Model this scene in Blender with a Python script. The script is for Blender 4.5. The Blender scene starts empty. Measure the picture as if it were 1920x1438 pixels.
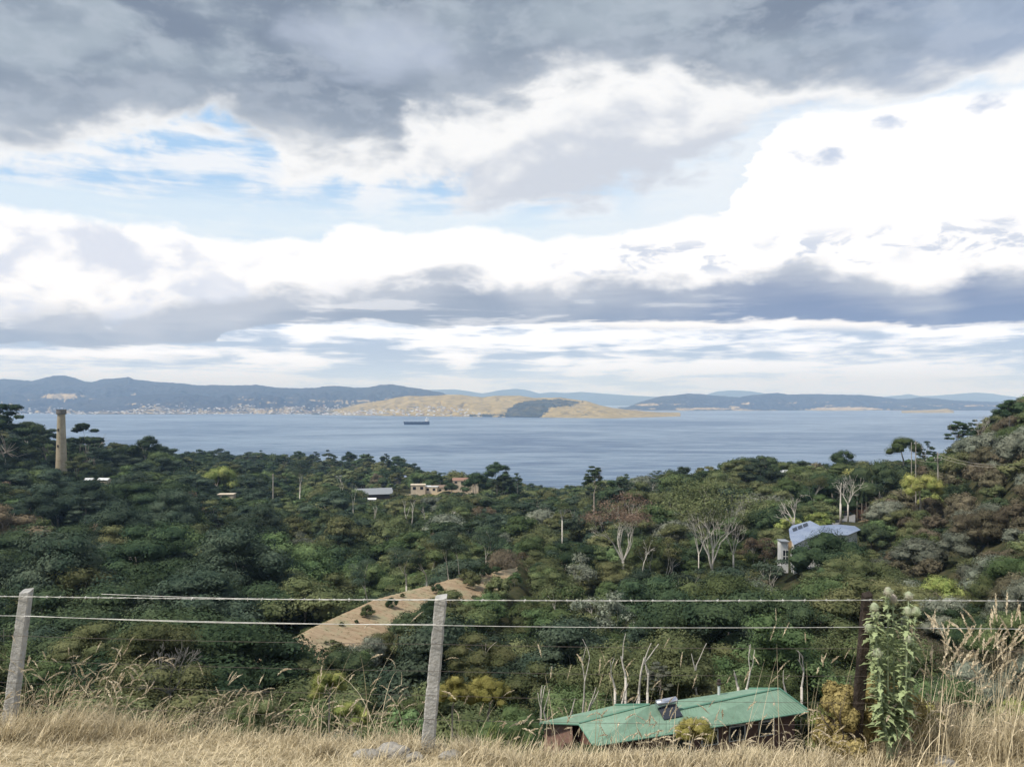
import bpy, math, random
import numpy as np
from mathutils import Vector, Matrix

# ------------------------------------------------------------------ basics
F = 1450.0      # focal length in photograph pixels (photo 1920 wide)
CAMZ = 150.0    # camera height above the sea
HOR = 750.0     # photo row of the true horizon
random.seed(7)
SC = bpy.context.scene
COL = SC.collection

def P(px, py, D):
    """the world point seen at photo pixel (px, py) at depth D"""
    return Vector(((px - 960.0) / F * D, D, CAMZ - (py - HOR) / F * D))

cam_data = bpy.data.cameras.new('camera')
cam = bpy.data.objects.new('camera', cam_data)
COL.objects.link(cam)
cam.location = (0, 0, CAMZ)
cam.rotation_euler = (math.radians(90), 0, 0)
cam_data.sensor_width = 36.0
cam_data.lens = 36.0 * F / 1920.0
cam_data.shift_y = (HOR - 719.0) / 1920.0
cam_data.clip_start = 0.1
cam_data.clip_end = 120000.0
SC.camera = cam
SC.view_settings.view_transform = 'Standard'
SC.view_settings.look = 'None'
SC.view_settings.gamma = 1.0
SC.view_settings.exposure = 0.0
SC.cycles.max_bounces = 5
SC.cycles.diffuse_bounces = 2
SC.cycles.glossy_bounces = 2
SC.cycles.transmission_bounces = 3
SC.cycles.transparent_max_bounces = 4
SC.cycles.volume_bounces = 1
SC.cycles.use_denoising = True
SC.cycles.sample_clamp_indirect = 4.0

SUN_EL = math.radians(56)
SUN_AZ = math.radians(-118)       # from the left, measured from +Y towards +X

# ------------------------------------------------------------------ node helper
class NT:
    def __init__(s, nt):
        s.nt = nt
    def new(s, t, **kw):
        n = s.nt.nodes.new(t)
        for k, v in kw.items():
            setattr(n, k, v)
        return n
    def put(s, sock, v):
        if isinstance(v, bpy.types.NodeSocket):
            s.nt.links.new(v, sock)
        elif v is not None:
            sock.default_value = v
    def m(s, op, a, b=None, c=None, clamp=False):
        n = s.new('ShaderNodeMath', operation=op, use_clamp=clamp)
        s.put(n.inputs[0], a); s.put(n.inputs[1], b)
        if c is not None: s.put(n.inputs[2], c)
        return n.outputs[0]
    def ss(s, x, lo, hi):
        n = s.new('ShaderNodeMapRange', interpolation_type='SMOOTHSTEP')
        s.put(n.inputs['Value'], x); s.put(n.inputs['From Min'], lo); s.put(n.inputs['From Max'], hi)
        return n.outputs['Result']
    def lin(s, x, lo, hi, a=0.0, b=1.0):
        n = s.new('ShaderNodeMapRange', interpolation_type='LINEAR')
        s.put(n.inputs['Value'], x); s.put(n.inputs['From Min'], lo); s.put(n.inputs['From Max'], hi)
        n.inputs['To Min'].default_value = a; n.inputs['To Max'].default_value = b
        return n.outputs['Result']
    def xyz(s, x, y, z):
        n = s.new('ShaderNodeCombineXYZ')
        s.put(n.inputs[0], x); s.put(n.inputs[1], y); s.put(n.inputs[2], z)
        return n.outputs[0]
    def noise(s, vec, scale, detail=5, rough=0.55, dist=0.0):
        n = s.new('ShaderNodeTexNoise')
        s.put(n.inputs['Vector'], vec); s.put(n.inputs['Scale'], scale)
        n.inputs['Detail'].default_value = detail; n.inputs['Roughness'].default_value = rough
        n.inputs['Distortion'].default_value = dist
        return n.outputs['Fac']
    def mix(s, f, a, b):
        n = s.new('ShaderNodeMix', data_type='RGBA')
        s.put(n.inputs[0], f)
        for sock, v in ((n.inputs[6], a), (n.inputs[7], b)):
            if isinstance(v, tuple): v = (*v[:3], 1)
            s.put(sock, v)
        return n.outputs[2]
    def ramp(s, x, pts, interp='LINEAR'):
        n = s.new('ShaderNodeValToRGB')
        cr = n.color_ramp; cr.interpolation = interp
        while len(cr.elements) < len(pts): cr.elements.new(0.5)
        for e, (p, c) in zip(cr.elements, sorted(pts, key=lambda t: t[0])):
            e.position = p
            e.color = (c, c, c, 1) if not isinstance(c, tuple) else (*c, 1)
        s.put(n.inputs[0], x)
        return n.outputs[0]

def lin(r, g, b):
    """0..255 display colour to linear"""
    f = lambda c: (c / 255) / 12.92 if c <= 10 else ((c / 255 + 0.055) / 1.055) ** 2.4
    return (f(r), f(g), f(b))

# ------------------------------------------------------------------ sky
world = bpy.data.worlds.new('World')
SC.world = world
world.use_nodes = True
def build_sky():
    nt = world.node_tree
    nt.nodes.clear()
    N = NT(nt)
    geo = N.new('ShaderNodeTexCoord')
    sep = N.new('ShaderNodeSeparateXYZ')
    N.put(sep.inputs[0], geo.outputs['Generated'])
    x, y, z = sep.outputs
    az = N.m('ARCTAN2', x, y)
    rad = N.m('SQRT', N.m('ADD', N.m('MULTIPLY', x, x), N.m('MULTIPLY', y, y)))
    el = N.m('DIVIDE', z, N.m('MAXIMUM', rad, 0.02))
    A0, A1 = -0.75, 0.75
    EMAX = 0.7
    wv = N.xyz(N.m('MULTIPLY', az, 7.0), N.m('MULTIPLY', el, 12.0), 31.7)
    wn = N.noise(wv, 1.0, 8, 0.6, 0.0)
    azw = N.m('ADD', az, N.m('MULTIPLY', N.m('SUBTRACT', wn, 0.5), 0.16))
    azn = N.lin(azw, A0, A1)
    def curve(pts, warp=None):
        """a cloud edge: height of the edge over the horizon against azimuth"""
        q = []
        for px, py in pts:
            a = math.atan((px - 960) / F)
            q.append(((a - A0) / (A1 - A0), (HOR - py) / F * math.cos(a) / EMAX))
        return N.m('MULTIPLY', N.ramp(azn, q), EMAX)
    def vec(sa, se, seed, src=None):
        return N.xyz(N.m('MULTIPLY', az, sa), N.m('MULTIPLY', el if src is None else src, se), seed)
    n_big = N.noise(vec(4, 8, 1.3), 1.0, 4, 0.5)
    n_med = N.noise(vec(9, 16, 5.1), 1.0, 7, 0.55, 0.3)
    n_fine = N.noise(vec(26, 44, 9.7), 1.0, 6, 0.6, 0.2)
    n_str = N.noise(vec(7, 62, 3.3), 1.0, 5, 0.6, 0.4)
    n_str2 = N.noise(vec(16, 150, 8.3), 1.0, 4, 0.6, 0.3)
    n_soft = N.noise(vec(5, 9, 21.3), 1.0, 3, 0.45, 0.8)
    n_dir = N.noise(geo.outputs['Generated'], 2.0, 4, 0.55)
    def c0(v, amp): return N.m('MULTIPLY', N.m('SUBTRACT', v, 0.5), amp)
    def add(*v):
        r = v[0]
        for t in v[1:]: r = N.m('ADD', r, t)
        return r
    # clear air: the Nishita sky, scaled as one would a background
    sky = N.new('ShaderNodeTexSky', sky_type='NISHITA')
    sky.sun_disc = False
    sky.sun_elevation = SUN_EL
    sky.sun_rotation = SUN_AZ
    sky.altitude = 150; sky.air_density = 1.0; sky.dust_density = 0.6; sky.ozone_density = 1.5
    sc = N.new('ShaderNodeVectorMath', operation='SCALE')
    N.put(sc.inputs[0], sky.outputs[0]); sc.inputs['Scale'].default_value = 0.115
    blue = N.mix(0.85, sc.outputs[0], lin(178, 216, 254))
    # thin veil of high cloud over the blue
    col = N.mix(N.ss(add(n_med, c0(n_str, 0.6), N.m('MULTIPLY', az, 0.12)), 0.36, 0.60), blue, lin(243, 248, 255))
    low = N.ss(add(el, c0(n_med, 0.06)), curve([(0, 300), (200, 330), (450, 335), (700, 335), (1000, 360), (1300, 320), (1920, 290)]),
               curve([(0, 360), (300, 395), (700, 430), (1300, 420), (1920, 380)]))
    col = N.mix(N.m('MULTIPLY', low, 0.85), col, lin(228, 243, 255))
    col = N.mix(N.m('MULTIPLY', N.ss(azw, 0.02, 0.20), N.m('MULTIPLY', N.ss(el, 0.40, 0.33), 0.8)), col, lin(236, 245, 254))
    # puffs under the dark sheet
    e1 = add(el, c0(n_med, 0.12), c0(n_fine, 0.05))
    D1 = curve([(-200, 250), (0, 238), (130, 262), (300, 222), (420, 226), (520, 270), (640, 296), (760, 292), (800, 245),
                (870, 205), (960, 195), (1040, 150), (1130, 120), (1230, 132), (1300, 150), (1330, 176), (1500, 184),
                (1700, 172), (1920, 130), (2100, 100)])
    D2 = curve([(-200, 350), (0, 300), (150, 300), (330, 246), (470, 250), (530, 325), (650, 335), (780, 368), (900, 385),
                (1080, 388), (1230, 345), (1330, 310), (1400, 246), (1500, 215), (1920, 175), (2100, 140)])
    m2 = N.ss(N.m('SUBTRACT', e1, D2), -0.010, 0.024)
    shade = N.ss(add(el, c0(n_soft, 0.22), c0(n_med, 0.20), c0(n_fine, 0.06)), N.m('SUBTRACT', D1, 0.10), N.m('SUBTRACT', D1, 0.015))
    puff = N.mix(shade, lin(210, 216, 227), lin(253, 254, 255))
    col = N.mix(m2, col, puff)
    # the dazzling white bank
    W = curve([(-200, 385), (0, 395), (150, 410), (300, 425), (450, 455), (590, 452), (620, 428), (690, 419), (760, 433),
               (860, 422), (940, 436), (1020, 447), (1180, 435), (1270, 412), (1340, 404), (1375, 345), (1400, 285),
               (1440, 238), (1530, 214), (1700, 196), (1920, 172), (2100, 150)])
    e3 = add(el, c0(n_fine, 0.024), c0(n_med, 0.03))
    m3 = N.ss(N.m('SUBTRACT', W, e3), -0.006, 0.006)
    left = N.ss(add(az, c0(n_med, 0.5)), -0.16, -0.36)
    greyl = N.m('MULTIPLY', N.ss(add(n_med, c0(n_soft, 0.6), c0(n_fine, 0.2)), 0.45, 0.62), left)
    white = N.mix(N.m('MULTIPLY', greyl, 0.8), (1.10, 1.10, 1.11), lin(214, 222, 240))
    cl = N.m('MULTIPLY', N.ss(add(n_med, c0(n_fine, 0.35)), 0.54, 0.68),
             N.m('MULTIPLY', N.ss(el, 0.15, 0.17), N.m('MULTIPLY', N.ss(el, 0.205, 0.19), N.ss(az, 0.04, 0.08))))
    white = N.mix(N.m('MULTIPLY', cl, 0.45), white, lin(214, 222, 238))
    # small dark cloudlets in front of the white bank
    def blob(px, py, rx, ry, tilt=0.0):
        a = math.atan((px - 960) / F); e = (HOR - py) / F * math.cos(a)
        da = N.m('SUBTRACT', az, a)
        de = N.m('ADD', N.m('SUBTRACT', el, e), N.m('MULTIPLY', da, tilt))
        q = N.m('ADD', N.m('POWER', N.m('ABSOLUTE', N.m('DIVIDE', da, rx / F)), 2.0), N.m('POWER', N.m('ABSOLUTE', N.m('DIVIDE', de, ry / F)), 2.0))
        q = add(q, c0(n_fine, 4.5), c0(n_med, 2.5))
        return N.m('MULTIPLY', N.ss(q, 1.3, -0.3), 0.75)
    bl = None
    for b in ((1538, 291, 56, 21, 0.28), (1662, 231, 34, 14, 0.15), (1848, 194, 34, 17, -0.15)):
        v = blob(*b)
        bl = v if bl is None else N.m('MAXIMUM', bl, v)
    white = N.mix(bl, white, lin(178, 194, 222))
    col = N.mix(m3, col, white)
    # ragged grey scraps along the foot of the bank
    sc_ = N.m('MULTIPLY', N.ss(add(N.noise(vec(15, 40, 44.1), 1.0, 7, 0.62, 0.5), c0(n_fine, 0.3)), 0.52, 0.62),
              N.m('MULTIPLY', N.ss(el, 0.150, 0.168), N.m('MULTIPLY', N.ss(el, 0.212, 0.188), N.ss(az, 0.02, 0.09))))
    col = N.mix(N.m('MULTIPLY', sc_, 0.8), col, lin(200, 210, 230))
    # lower stripes of distant cloud
    S = curve([(-200, 600), (0, 600), (500, 590), (800, 600), (1920, 604), (2100, 600)])
    st = add(N.m('MULTIPLY', n_str, 0.7), N.m('MULTIPLY', n_str2, 0.3), c0(n_med, 0.5))
    stripes = N.mix(N.ss(st, 0.38, 0.58), lin(176, 194, 222), (1.16, 1.22, 1.34))
    hz = N.ss(el, 0.062, 0.012)
    stripes = N.mix(N.m('MULTIPLY', hz, 0.6), stripes, (0.66, 0.84, 1.16))
    col = N.mix(N.ss(add(N.m('SUBTRACT', S, el), c0(n_med, 0.02)), -0.004, 0.010), col, stripes)
    # the dark low band
    T = curve([(-200, 588), (0, 586), (200, 592), (400, 560), (600, 556), (720, 538), (880, 515), (960, 545), (1050, 548),
               (1200, 516), (1300, 526), (1500, 512), (1700, 520), (1920, 508), (2100, 500)])
    B = curve([(-200, 655), (0, 650), (150, 652), (300, 648), (395, 640), (415, 622), (520, 606), (700, 606), (800, 616), (950, 608),
               (1100, 606), (1250, 602), (1400, 602), (1600, 606), (1700, 611), (1920, 609), (2100, 606)])
    e4 = add(el, c0(n_med, 0.10), c0(n_fine, 0.03))
    mt = N.ss(N.m('SUBTRACT', T, e4), -0.012, 0.016)
    mb = N.ss(N.m('SUBTRACT', add(el, c0(n_str, 0.03), c0(n_fine, 0.012)), B), -0.002, 0.004)
    depth = N.ss(N.m('SUBTRACT', T, add(el, c0(n_soft, 0.10), c0(n_str, 0.05))), -0.005, 0.045)
    bandc = N.mix(depth, lin(190, 196, 208), N.mix(N.ss(az, -0.1, 0.5), lin(146, 156, 174), lin(110, 124, 162)))
    holes = N.ss(add(n_str, c0(n_med, 0.5)), 0.53, 0.66)
    bandc = N.mix(N.m('MULTIPLY', holes, N.m('MULTIPLY', N.ss(az, 0.45, 0.05), 0.65)), bandc, lin(236, 239, 246))
    col = N.mix(N.m('MULTIPLY', mt, mb), col, bandc)
    # the dark sheet overhead
    e5 = add(el, c0(n_med, 0.14), c0(n_soft, 0.10), c0(n_fine, 0.03))
    m5 = N.ss(N.m('SUBTRACT', e5, D1), -0.018, 0.034)
    dk = N.mix(N.ss(add(n_soft, c0(n_med, 0.6), c0(n_fine, 0.15)), 0.34, 0.68), lin(124, 136, 154), lin(166, 178, 190))
    dk = N.mix(N.ss(add(el, c0(n_soft, 0.12)), N.m('ADD', D1, 0.10), N.m('ADD', D1, -0.01)), dk, lin(160, 170, 184))
    a = math.atan((720 - 960) / F)
    qq = N.m('ADD', N.m('POWER', N.m('DIVIDE', N.m('SUBTRACT', az, a), 0.095), 2.0), N.m('POWER', N.m('DIVIDE', N.m('SUBTRACT', el, 0.452), 0.036), 2.0))
    dk = N.mix(N.m('MULTIPLY', N.ss(add(qq, c0(n_med, 5.0), c0(n_soft, 3.0)), 2.2, -0.4), 0.75), dk, lin(196, 206, 224))
    dk = N.mix(N.m('MULTIPLY', N.ss(add(az, c0(n_med, 0.3)), 0.30, 0.62), 0.5), dk, lin(162, 180, 212))
    dk = N.mix(N.m('MULTIPLY', N.ss(add(n_fine, c0(n_med, 0.8)), 0.42, 0.66), 0.28), dk, lin(196, 204, 216))
    # overhead and behind the viewer: the same sheet, broken
    beh = N.ss(el, 0.62, 0.9)
    dk = N.mix(beh, dk, N.mix(N.ss(n_dir, 0.42, 0.60), lin(150, 165, 195), (1.0, 1.02, 1.06)))
    col = N.mix(m5, col, dk)
    # below the horizon
    col = N.mix(N.ss(el, 0.0, -0.01), col, lin(120, 135, 160))
    bg = N.new('ShaderNodeBackground')
    N.put(bg.inputs[0], col); bg.inputs[1].default_value = 1.0
    out = N.new('ShaderNodeOutputWorld')
    nt.links.new(bg.outputs[0], out.inputs[0])
build_sky()

sun_data = bpy.data.lights.new('sun', 'SUN')
sun_data.energy = 4.3
sun_data.angle = math.radians(3)
sun_data.color = (1.0, 0.95, 0.87)
sun = bpy.data.objects.new('sun', sun_data)
COL.objects.link(sun)
sd = Vector((math.sin(SUN_AZ) * math.cos(SUN_EL), math.cos(SUN_AZ) * math.cos(SUN_EL), math.sin(SUN_EL)))
sun.rotation_euler = sd.to_track_quat('Z', 'Y').to_euler()

# ------------------------------------------------------------------ objects helpers
def tag(o, label=None, cat=None, group=None, kind=None):
    if label: o['label'] = label
    if cat: o['category'] = cat
    if group: o['group'] = group
    if kind: o['kind'] = kind
    return o
def link(o, parent=None):
    COL.objects.link(o)
    if parent is not None: o.parent = parent
    return o
def empty(name, loc, rz=0.0):
    o = bpy.data.objects.new(name, None)
    o.empty_display_size = 0.2
    o.location = loc; o.rotation_euler = (0, 0, rz)
    return link(o)
def np_mesh(name, V, faces, mats, midx=None, smooth=False, attrs=None):
    """V (n,3); faces: (m,k) int array or a list of such arrays (different k)"""
    me = bpy.data.meshes.new(name)
    if not isinstance(faces, list): faces = [faces]
    faces = [np.asarray(f, dtype=np.int32) for f in faces if len(f)]
    V = np.asarray(V, dtype=np.float32)
    me.vertices.add(len(V)); me.vertices.foreach_set('co', V.ravel())
    tot = np.concatenate([np.full(len(f), f.shape[1], dtype=np.int32) for f in faces])
    idx = np.concatenate([f.ravel() for f in faces])
    me.loops.add(len(idx)); me.loops.foreach_set('vertex_index', idx)
    me.polygons.add(len(tot))
    start = np.zeros(len(tot), dtype=np.int32); start[1:] = np.cumsum(tot)[:-1]
    me.polygons.foreach_set('loop_start', start)
    if midx is not None: me.polygons.foreach_set('material_index', np.asarray(midx, dtype=np.int32))
    me.polygons.foreach_set('use_smooth', np.full(len(tot), bool(smooth)))
    for m in (mats if isinstance(mats, (list, tuple)) else [mats]): me.materials.append(m)
    if attrs:
        for k, v in attrs.items():
            a = me.attributes.new(k, 'FLOAT', 'POINT')
            a.data.foreach_set('value', np.asarray(v, dtype=np.float32))
    me.update(calc_edges=True)
    return me
def obj(name, me, parent=None, loc=None):
    o = bpy.data.objects.new(name, me)
    if loc is not None: o.location = loc
    return link(o, parent)
class MB:
    """collects simple shapes into one mesh"""
    def __init__(s): s.v = []; s.f = []; s.mi = []; s.cur = 0
    def poly(s, pts, mi=None):
        b = len(s.v); s.v += [tuple(p) for p in pts]; s.f.append(list(range(b, b + len(pts)))); s.mi.append(s.cur if mi is None else mi)
    def box(s, c, d, rz=0.0, mi=None, tilt=None):
        """c: centre, d: full size"""
        R = Matrix.Rotation(rz, 3, 'Z')
        if tilt is not None: R = tilt
        b = len(s.v)
        for i in (-1, 1):
            for j in (-1, 1):
                for k in (-1, 1):
                    s.v.append(tuple(Vector(c) + R @ Vector((i * d[0] / 2, j * d[1] / 2, k * d[2] / 2))))
        for q in ((0, 1, 3, 2), (4, 6, 7, 5), (0, 4, 5, 1), (2, 3, 7, 6), (0, 2, 6, 4), (1, 5, 7, 3)):
            s.f.append([b + t for t in q]); s.mi.append(s.cur if mi is None else mi)
    def tube(s, pts, rad, n=6, mi=None, cap=True):
        pts = [Vector(p) for p in pts]
        if not isinstance(rad, (list, tuple)): rad = [rad] * len(pts)
        b = len(s.v)
        ref = None
        for i, p in enumerate(pts):
            d = (pts[min(i + 1, len(pts) - 1)] - pts[max(i - 1, 0)])
            if d.length < 1e-9: d = Vector((0, 0, 1))
            d.normalize()
            if ref is None: ref = Vector((1, 0, 0)) if abs(d.x) < 0.8 else Vector((0, 1, 0))
            u = d.cross(ref).normalized(); w = u.cross(d).normalized(); ref = w
            for k in range(n):
                a = 2 * math.pi * k / n
                s.v.append(tuple(p + (u * math.cos(a) + w * math.sin(a)) * rad[i]))
        m_ = s.cur if mi is None else mi
        for i in range(len(pts) - 1):
            for k in range(n):
                a0 = b + i * n + k; a1 = b + i * n + (k + 1) % n
                s.f.append([a0, a1, a1 + n, a0 + n]); s.mi.append(m_)
        if cap:
            s.f.append([b + k for k in range(n)][::-1]); s.mi.append(m_)
            s.f.append([b + (len(pts) - 1) * n + k for k in range(n)]); s.mi.append(m_)
    def lathe(s, c, prof, n=24, mi=None):
        b = len(s.v)
        for r, z in prof:
            for k in range(n):
                a = 2 * math.pi * k / n
                s.v.append((c[0] + r * math.cos(a), c[1] + r * math.sin(a), c[2] + z))
        m_ = s.cur if mi is None else mi
        for i in range(len(prof) - 1):
            for k in range(n):
                a0 = b + i * n + k; a1 = b + i * n + (k + 1) % n
                s.f.append([a0, a1, a1 + n, a0 + n]); s.mi.append(m_)
        s.f.append([b + (len(prof) - 1) * n + k for k in range(n)]); s.mi.append(m_)
        s.f.append([b + k for k in range(n)][::-1]); s.mi.append(m_)
    def mesh(s, name, mats, smooth=False):
        me = bpy.data.meshes.new(name)
        me.from_pydata(s.v, [], s.f)
        for m in (mats if isinstance(mats, (list, tuple)) else [mats]): me.materials.append(m)
        me.polygons.foreach_set('material_index', s.mi)
        if smooth: me.polygons.foreach_set('use_smooth', [True] * len(s.f))
        me.update()
        return me
    def build(s, name, mats, parent=None, smooth=False, loc=None):
        return obj(name, s.mesh(name, mats, smooth), parent, loc)

# numpy value noise
def _hash(ix, iy, seed):
    h = (ix.astype(np.int64) * 374761393 + iy.astype(np.int64) * 668265263 + seed * 1442695041) & 0x7fffffff
    h = ((h ^ (h >> 13)) * 1274126177) & 0x7fffffff
    return ((h ^ (h >> 16)) & 0xffff) / 65535.0
def vnoise(x, y, seed=0):
    x = np.asarray(x, dtype=float); y = np.asarray(y, dtype=float)
    ix = np.floor(x); iy = np.floor(y); fx = x - ix; fy = y - iy
    fx = fx * fx * (3 - 2 * fx); fy = fy * fy * (3 - 2 * fy)
    ix = ix.astype(np.int64); iy = iy.astype(np.int64)
    a = _hash(ix, iy, seed); b = _hash(ix + 1, iy, seed); c = _hash(ix, iy + 1, seed); d = _hash(ix + 1, iy + 1, seed)
    return (a * (1 - fx) + b * fx) * (1 - fy) + (c * (1 - fx) + d * fx) * fy
def fbm(x, y, oct=4, seed=0):
    r = 0; amp = 1; t = 0
    for i in range(oct):
        r = r + amp * vnoise(np.asarray(x) * 2 ** i + 13.7 * i, np.asarray(y) * 2 ** i + 7.1 * i, seed + i); t += amp; amp *= 0.5
    return r / t
def sstep(x, a, b):
    t = np.clip((np.asarray(x, dtype=float) - a) / (b - a), 0, 1)
    return t * t * (3 - 2 * t)

# ------------------------------------------------------------------ materials
MATS = {}
def mat(name, base, rough=0.9, spec=0.2, var=0.0, scale=1.0, col2=None, metallic=0.0, bump=0.0, bscale=None, coords='Object', island=0.0):
    """principled material whose colour wanders between base and col2 with a noise"""
    m = bpy.data.materials.new(name); m.use_nodes = True
    nt = m.node_tree; nt.nodes.clear(); N = NT(nt)
    bs = N.new('ShaderNodeBsdfPrincipled')
    out = N.new('ShaderNodeOutputMaterial'); nt.links.new(bs.outputs[0], out.inputs[0])
    tc = N.new('ShaderNodeTexCoord'); v = tc.outputs[coords]
    c = base
    if col2 is not None:
        c = N.mix(N.ss(N.noise(v, scale, 6, 0.6), 0.35, 0.65), base, col2)
    if var or island:
        hs = N.new('ShaderNodeHueSaturation')
        if island:
            g = N.new('ShaderNodeNewGeometry')
            N.put(hs.inputs['Value'], N.lin(g.outputs['Random Per Island'], 0, 1, 1 - island, 1 + island))
        else:
            N.put(hs.inputs['Value'], N.lin(N.noise(v, scale * 7, 4, 0.6), 0.3, 0.7, 1 - var, 1 + var))
        N.put(hs.inputs['Color'], c if not isinstance(c, tuple) else (*c, 1)); c = hs.outputs[0]
    N.put(bs.inputs['Base Color'], c if not isinstance(c, tuple) else (*c, 1))
    bs.inputs['Roughness'].default_value = rough
    bs.inputs['Specular IOR Level'].default_value = spec
    bs.inputs['Metallic'].default_value = metallic
    if bump:
        b = N.new('ShaderNodeBump'); b.inputs['Strength'].default_value = bump; b.inputs['Distance'].default_value = 0.05
        N.put(b.inputs['Height'], N.noise(v, bscale or scale * 10, 5, 0.6)); nt.links.new(b.outputs[0], bs.inputs['Normal'])
    MATS[name] = m
    return m

def hill_material(name, forest, forest2, grass, scale=0.004, fine=0.02):
    m = bpy.data.materials.new(name); m.use_nodes = True
    nt = m.node_tree; nt.nodes.clear(); N = NT(nt)
    bs = N.new('ShaderNodeBsdfDiffuse')
    out = N.new('ShaderNodeOutputMaterial'); nt.links.new(bs.outputs[0], out.inputs[0])
    tc = N.new('ShaderNodeTexCoord'); v = tc.outputs['Object']
    at = N.new('ShaderNodeAttribute', attribute_name='grass')
    woods = N.mix(N.ss(N.noise(v, scale, 5, 0.6), 0.35, 0.65), forest, forest2)
    woods = N.mix(N.ss(N.noise(v, fine, 4, 0.65), 0.40, 0.62), woods, tuple(c * 0.55 for c in forest))
    g = N.mix(N.ss(N.noise(v, scale * 2.2, 6, 0.65), 0.3, 0.7), grass, tuple(c * f for c, f in zip(grass, (0.55, 0.54, 0.48))))
    g = N.mix(N.ss(N.noise(v, fine * 0.8, 4, 0.65), 0.58, 0.66), g, forest2)
    gm = N.ss(N.m('ADD', at.outputs['Fac'], N.m('MULTIPLY', N.m('SUBTRACT', N.noise(v, fine * 0.7, 5, 0.6), 0.5), 0.7)), 0.42, 0.58)
    N.put(bs.inputs[0], N.mix(gm, woods, g))
    return m

# ------------------------------------------------------------------ water
def build_water():
    m = bpy.data.materials.new('sea_water'); m.use_nodes = True
    nt = m.node_tree; nt.nodes.clear(); N = NT(nt)
    bs = N.new('ShaderNodeBsdfPrincipled')
    out = N.new('ShaderNodeOutputMaterial'); nt.links.new(bs.outputs[0], out.inputs[0])
    tc = N.new('ShaderNodeTexCoord')
    def mp(sx, sy, rz=0.0):
        n = N.new('ShaderNodeMapping'); nt.links.new(tc.outputs['Object'], n.inputs[0])
        n.inputs['Scale'].default_value = (sx, sy, 1); n.inputs['Rotation'].default_value = (0, 0, rz); return n.outputs[0]
    big = N.noise(mp(0.0006, 0.0011, 0.12), 1.0, 7, 0.66, 1.2)
    mid = N.noise(mp(0.006, 0.020, 0.10), 1.0, 8, 0.72, 0.9)
    slick = N.ss(N.m('ADD', N.m('MULTIPLY', big, 0.5), N.m('MULTIPLY', mid, 0.5)), 0.40, 0.60)
    N.put(bs.inputs['Base Color'], N.mix(slick, lin(54, 80, 110), lin(98, 122, 144)))
    N.put(bs.inputs['Roughness'], N.lin(slick, 0, 1, 0.42, 0.30))
    bs.inputs['IOR'].default_value = 1.33
    bs.inputs['Specular IOR Level'].default_value = 0.5
    w1 = N.noise(mp(0.05, 0.09, 0.3), 1.0, 5, 0.6)
    w2 = N.noise(mp(0.006, 0.014, 0.1), 1.0, 5, 0.6)
    b = N.new('ShaderNodeBump'); b.inputs['Strength'].default_value = 1.0; b.inputs['Distance'].default_value = 1.6
    N.put(b.inputs['Height'], w1)
    b2 = N.new('ShaderNodeBump'); b2.inputs['Strength'].default_value = 1.0; b2.inputs['Distance'].default_value = 8.0
    N.put(b2.inputs['Height'], w2); nt.links.new(b.outputs[0], b2.inputs['Normal'])
    nt.links.new(b2.outputs[0], bs.inputs['Normal'])
    v = np.array([(-60000, 600, 0), (60000, 600, 0), (60000, 31500, 0), (-60000, 31500, 0)])
    o = obj('water', np_mesh('water', v, np.array([[0, 1, 2, 3]]), m))
    tag(o, kind='structure')
build_water()

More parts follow.
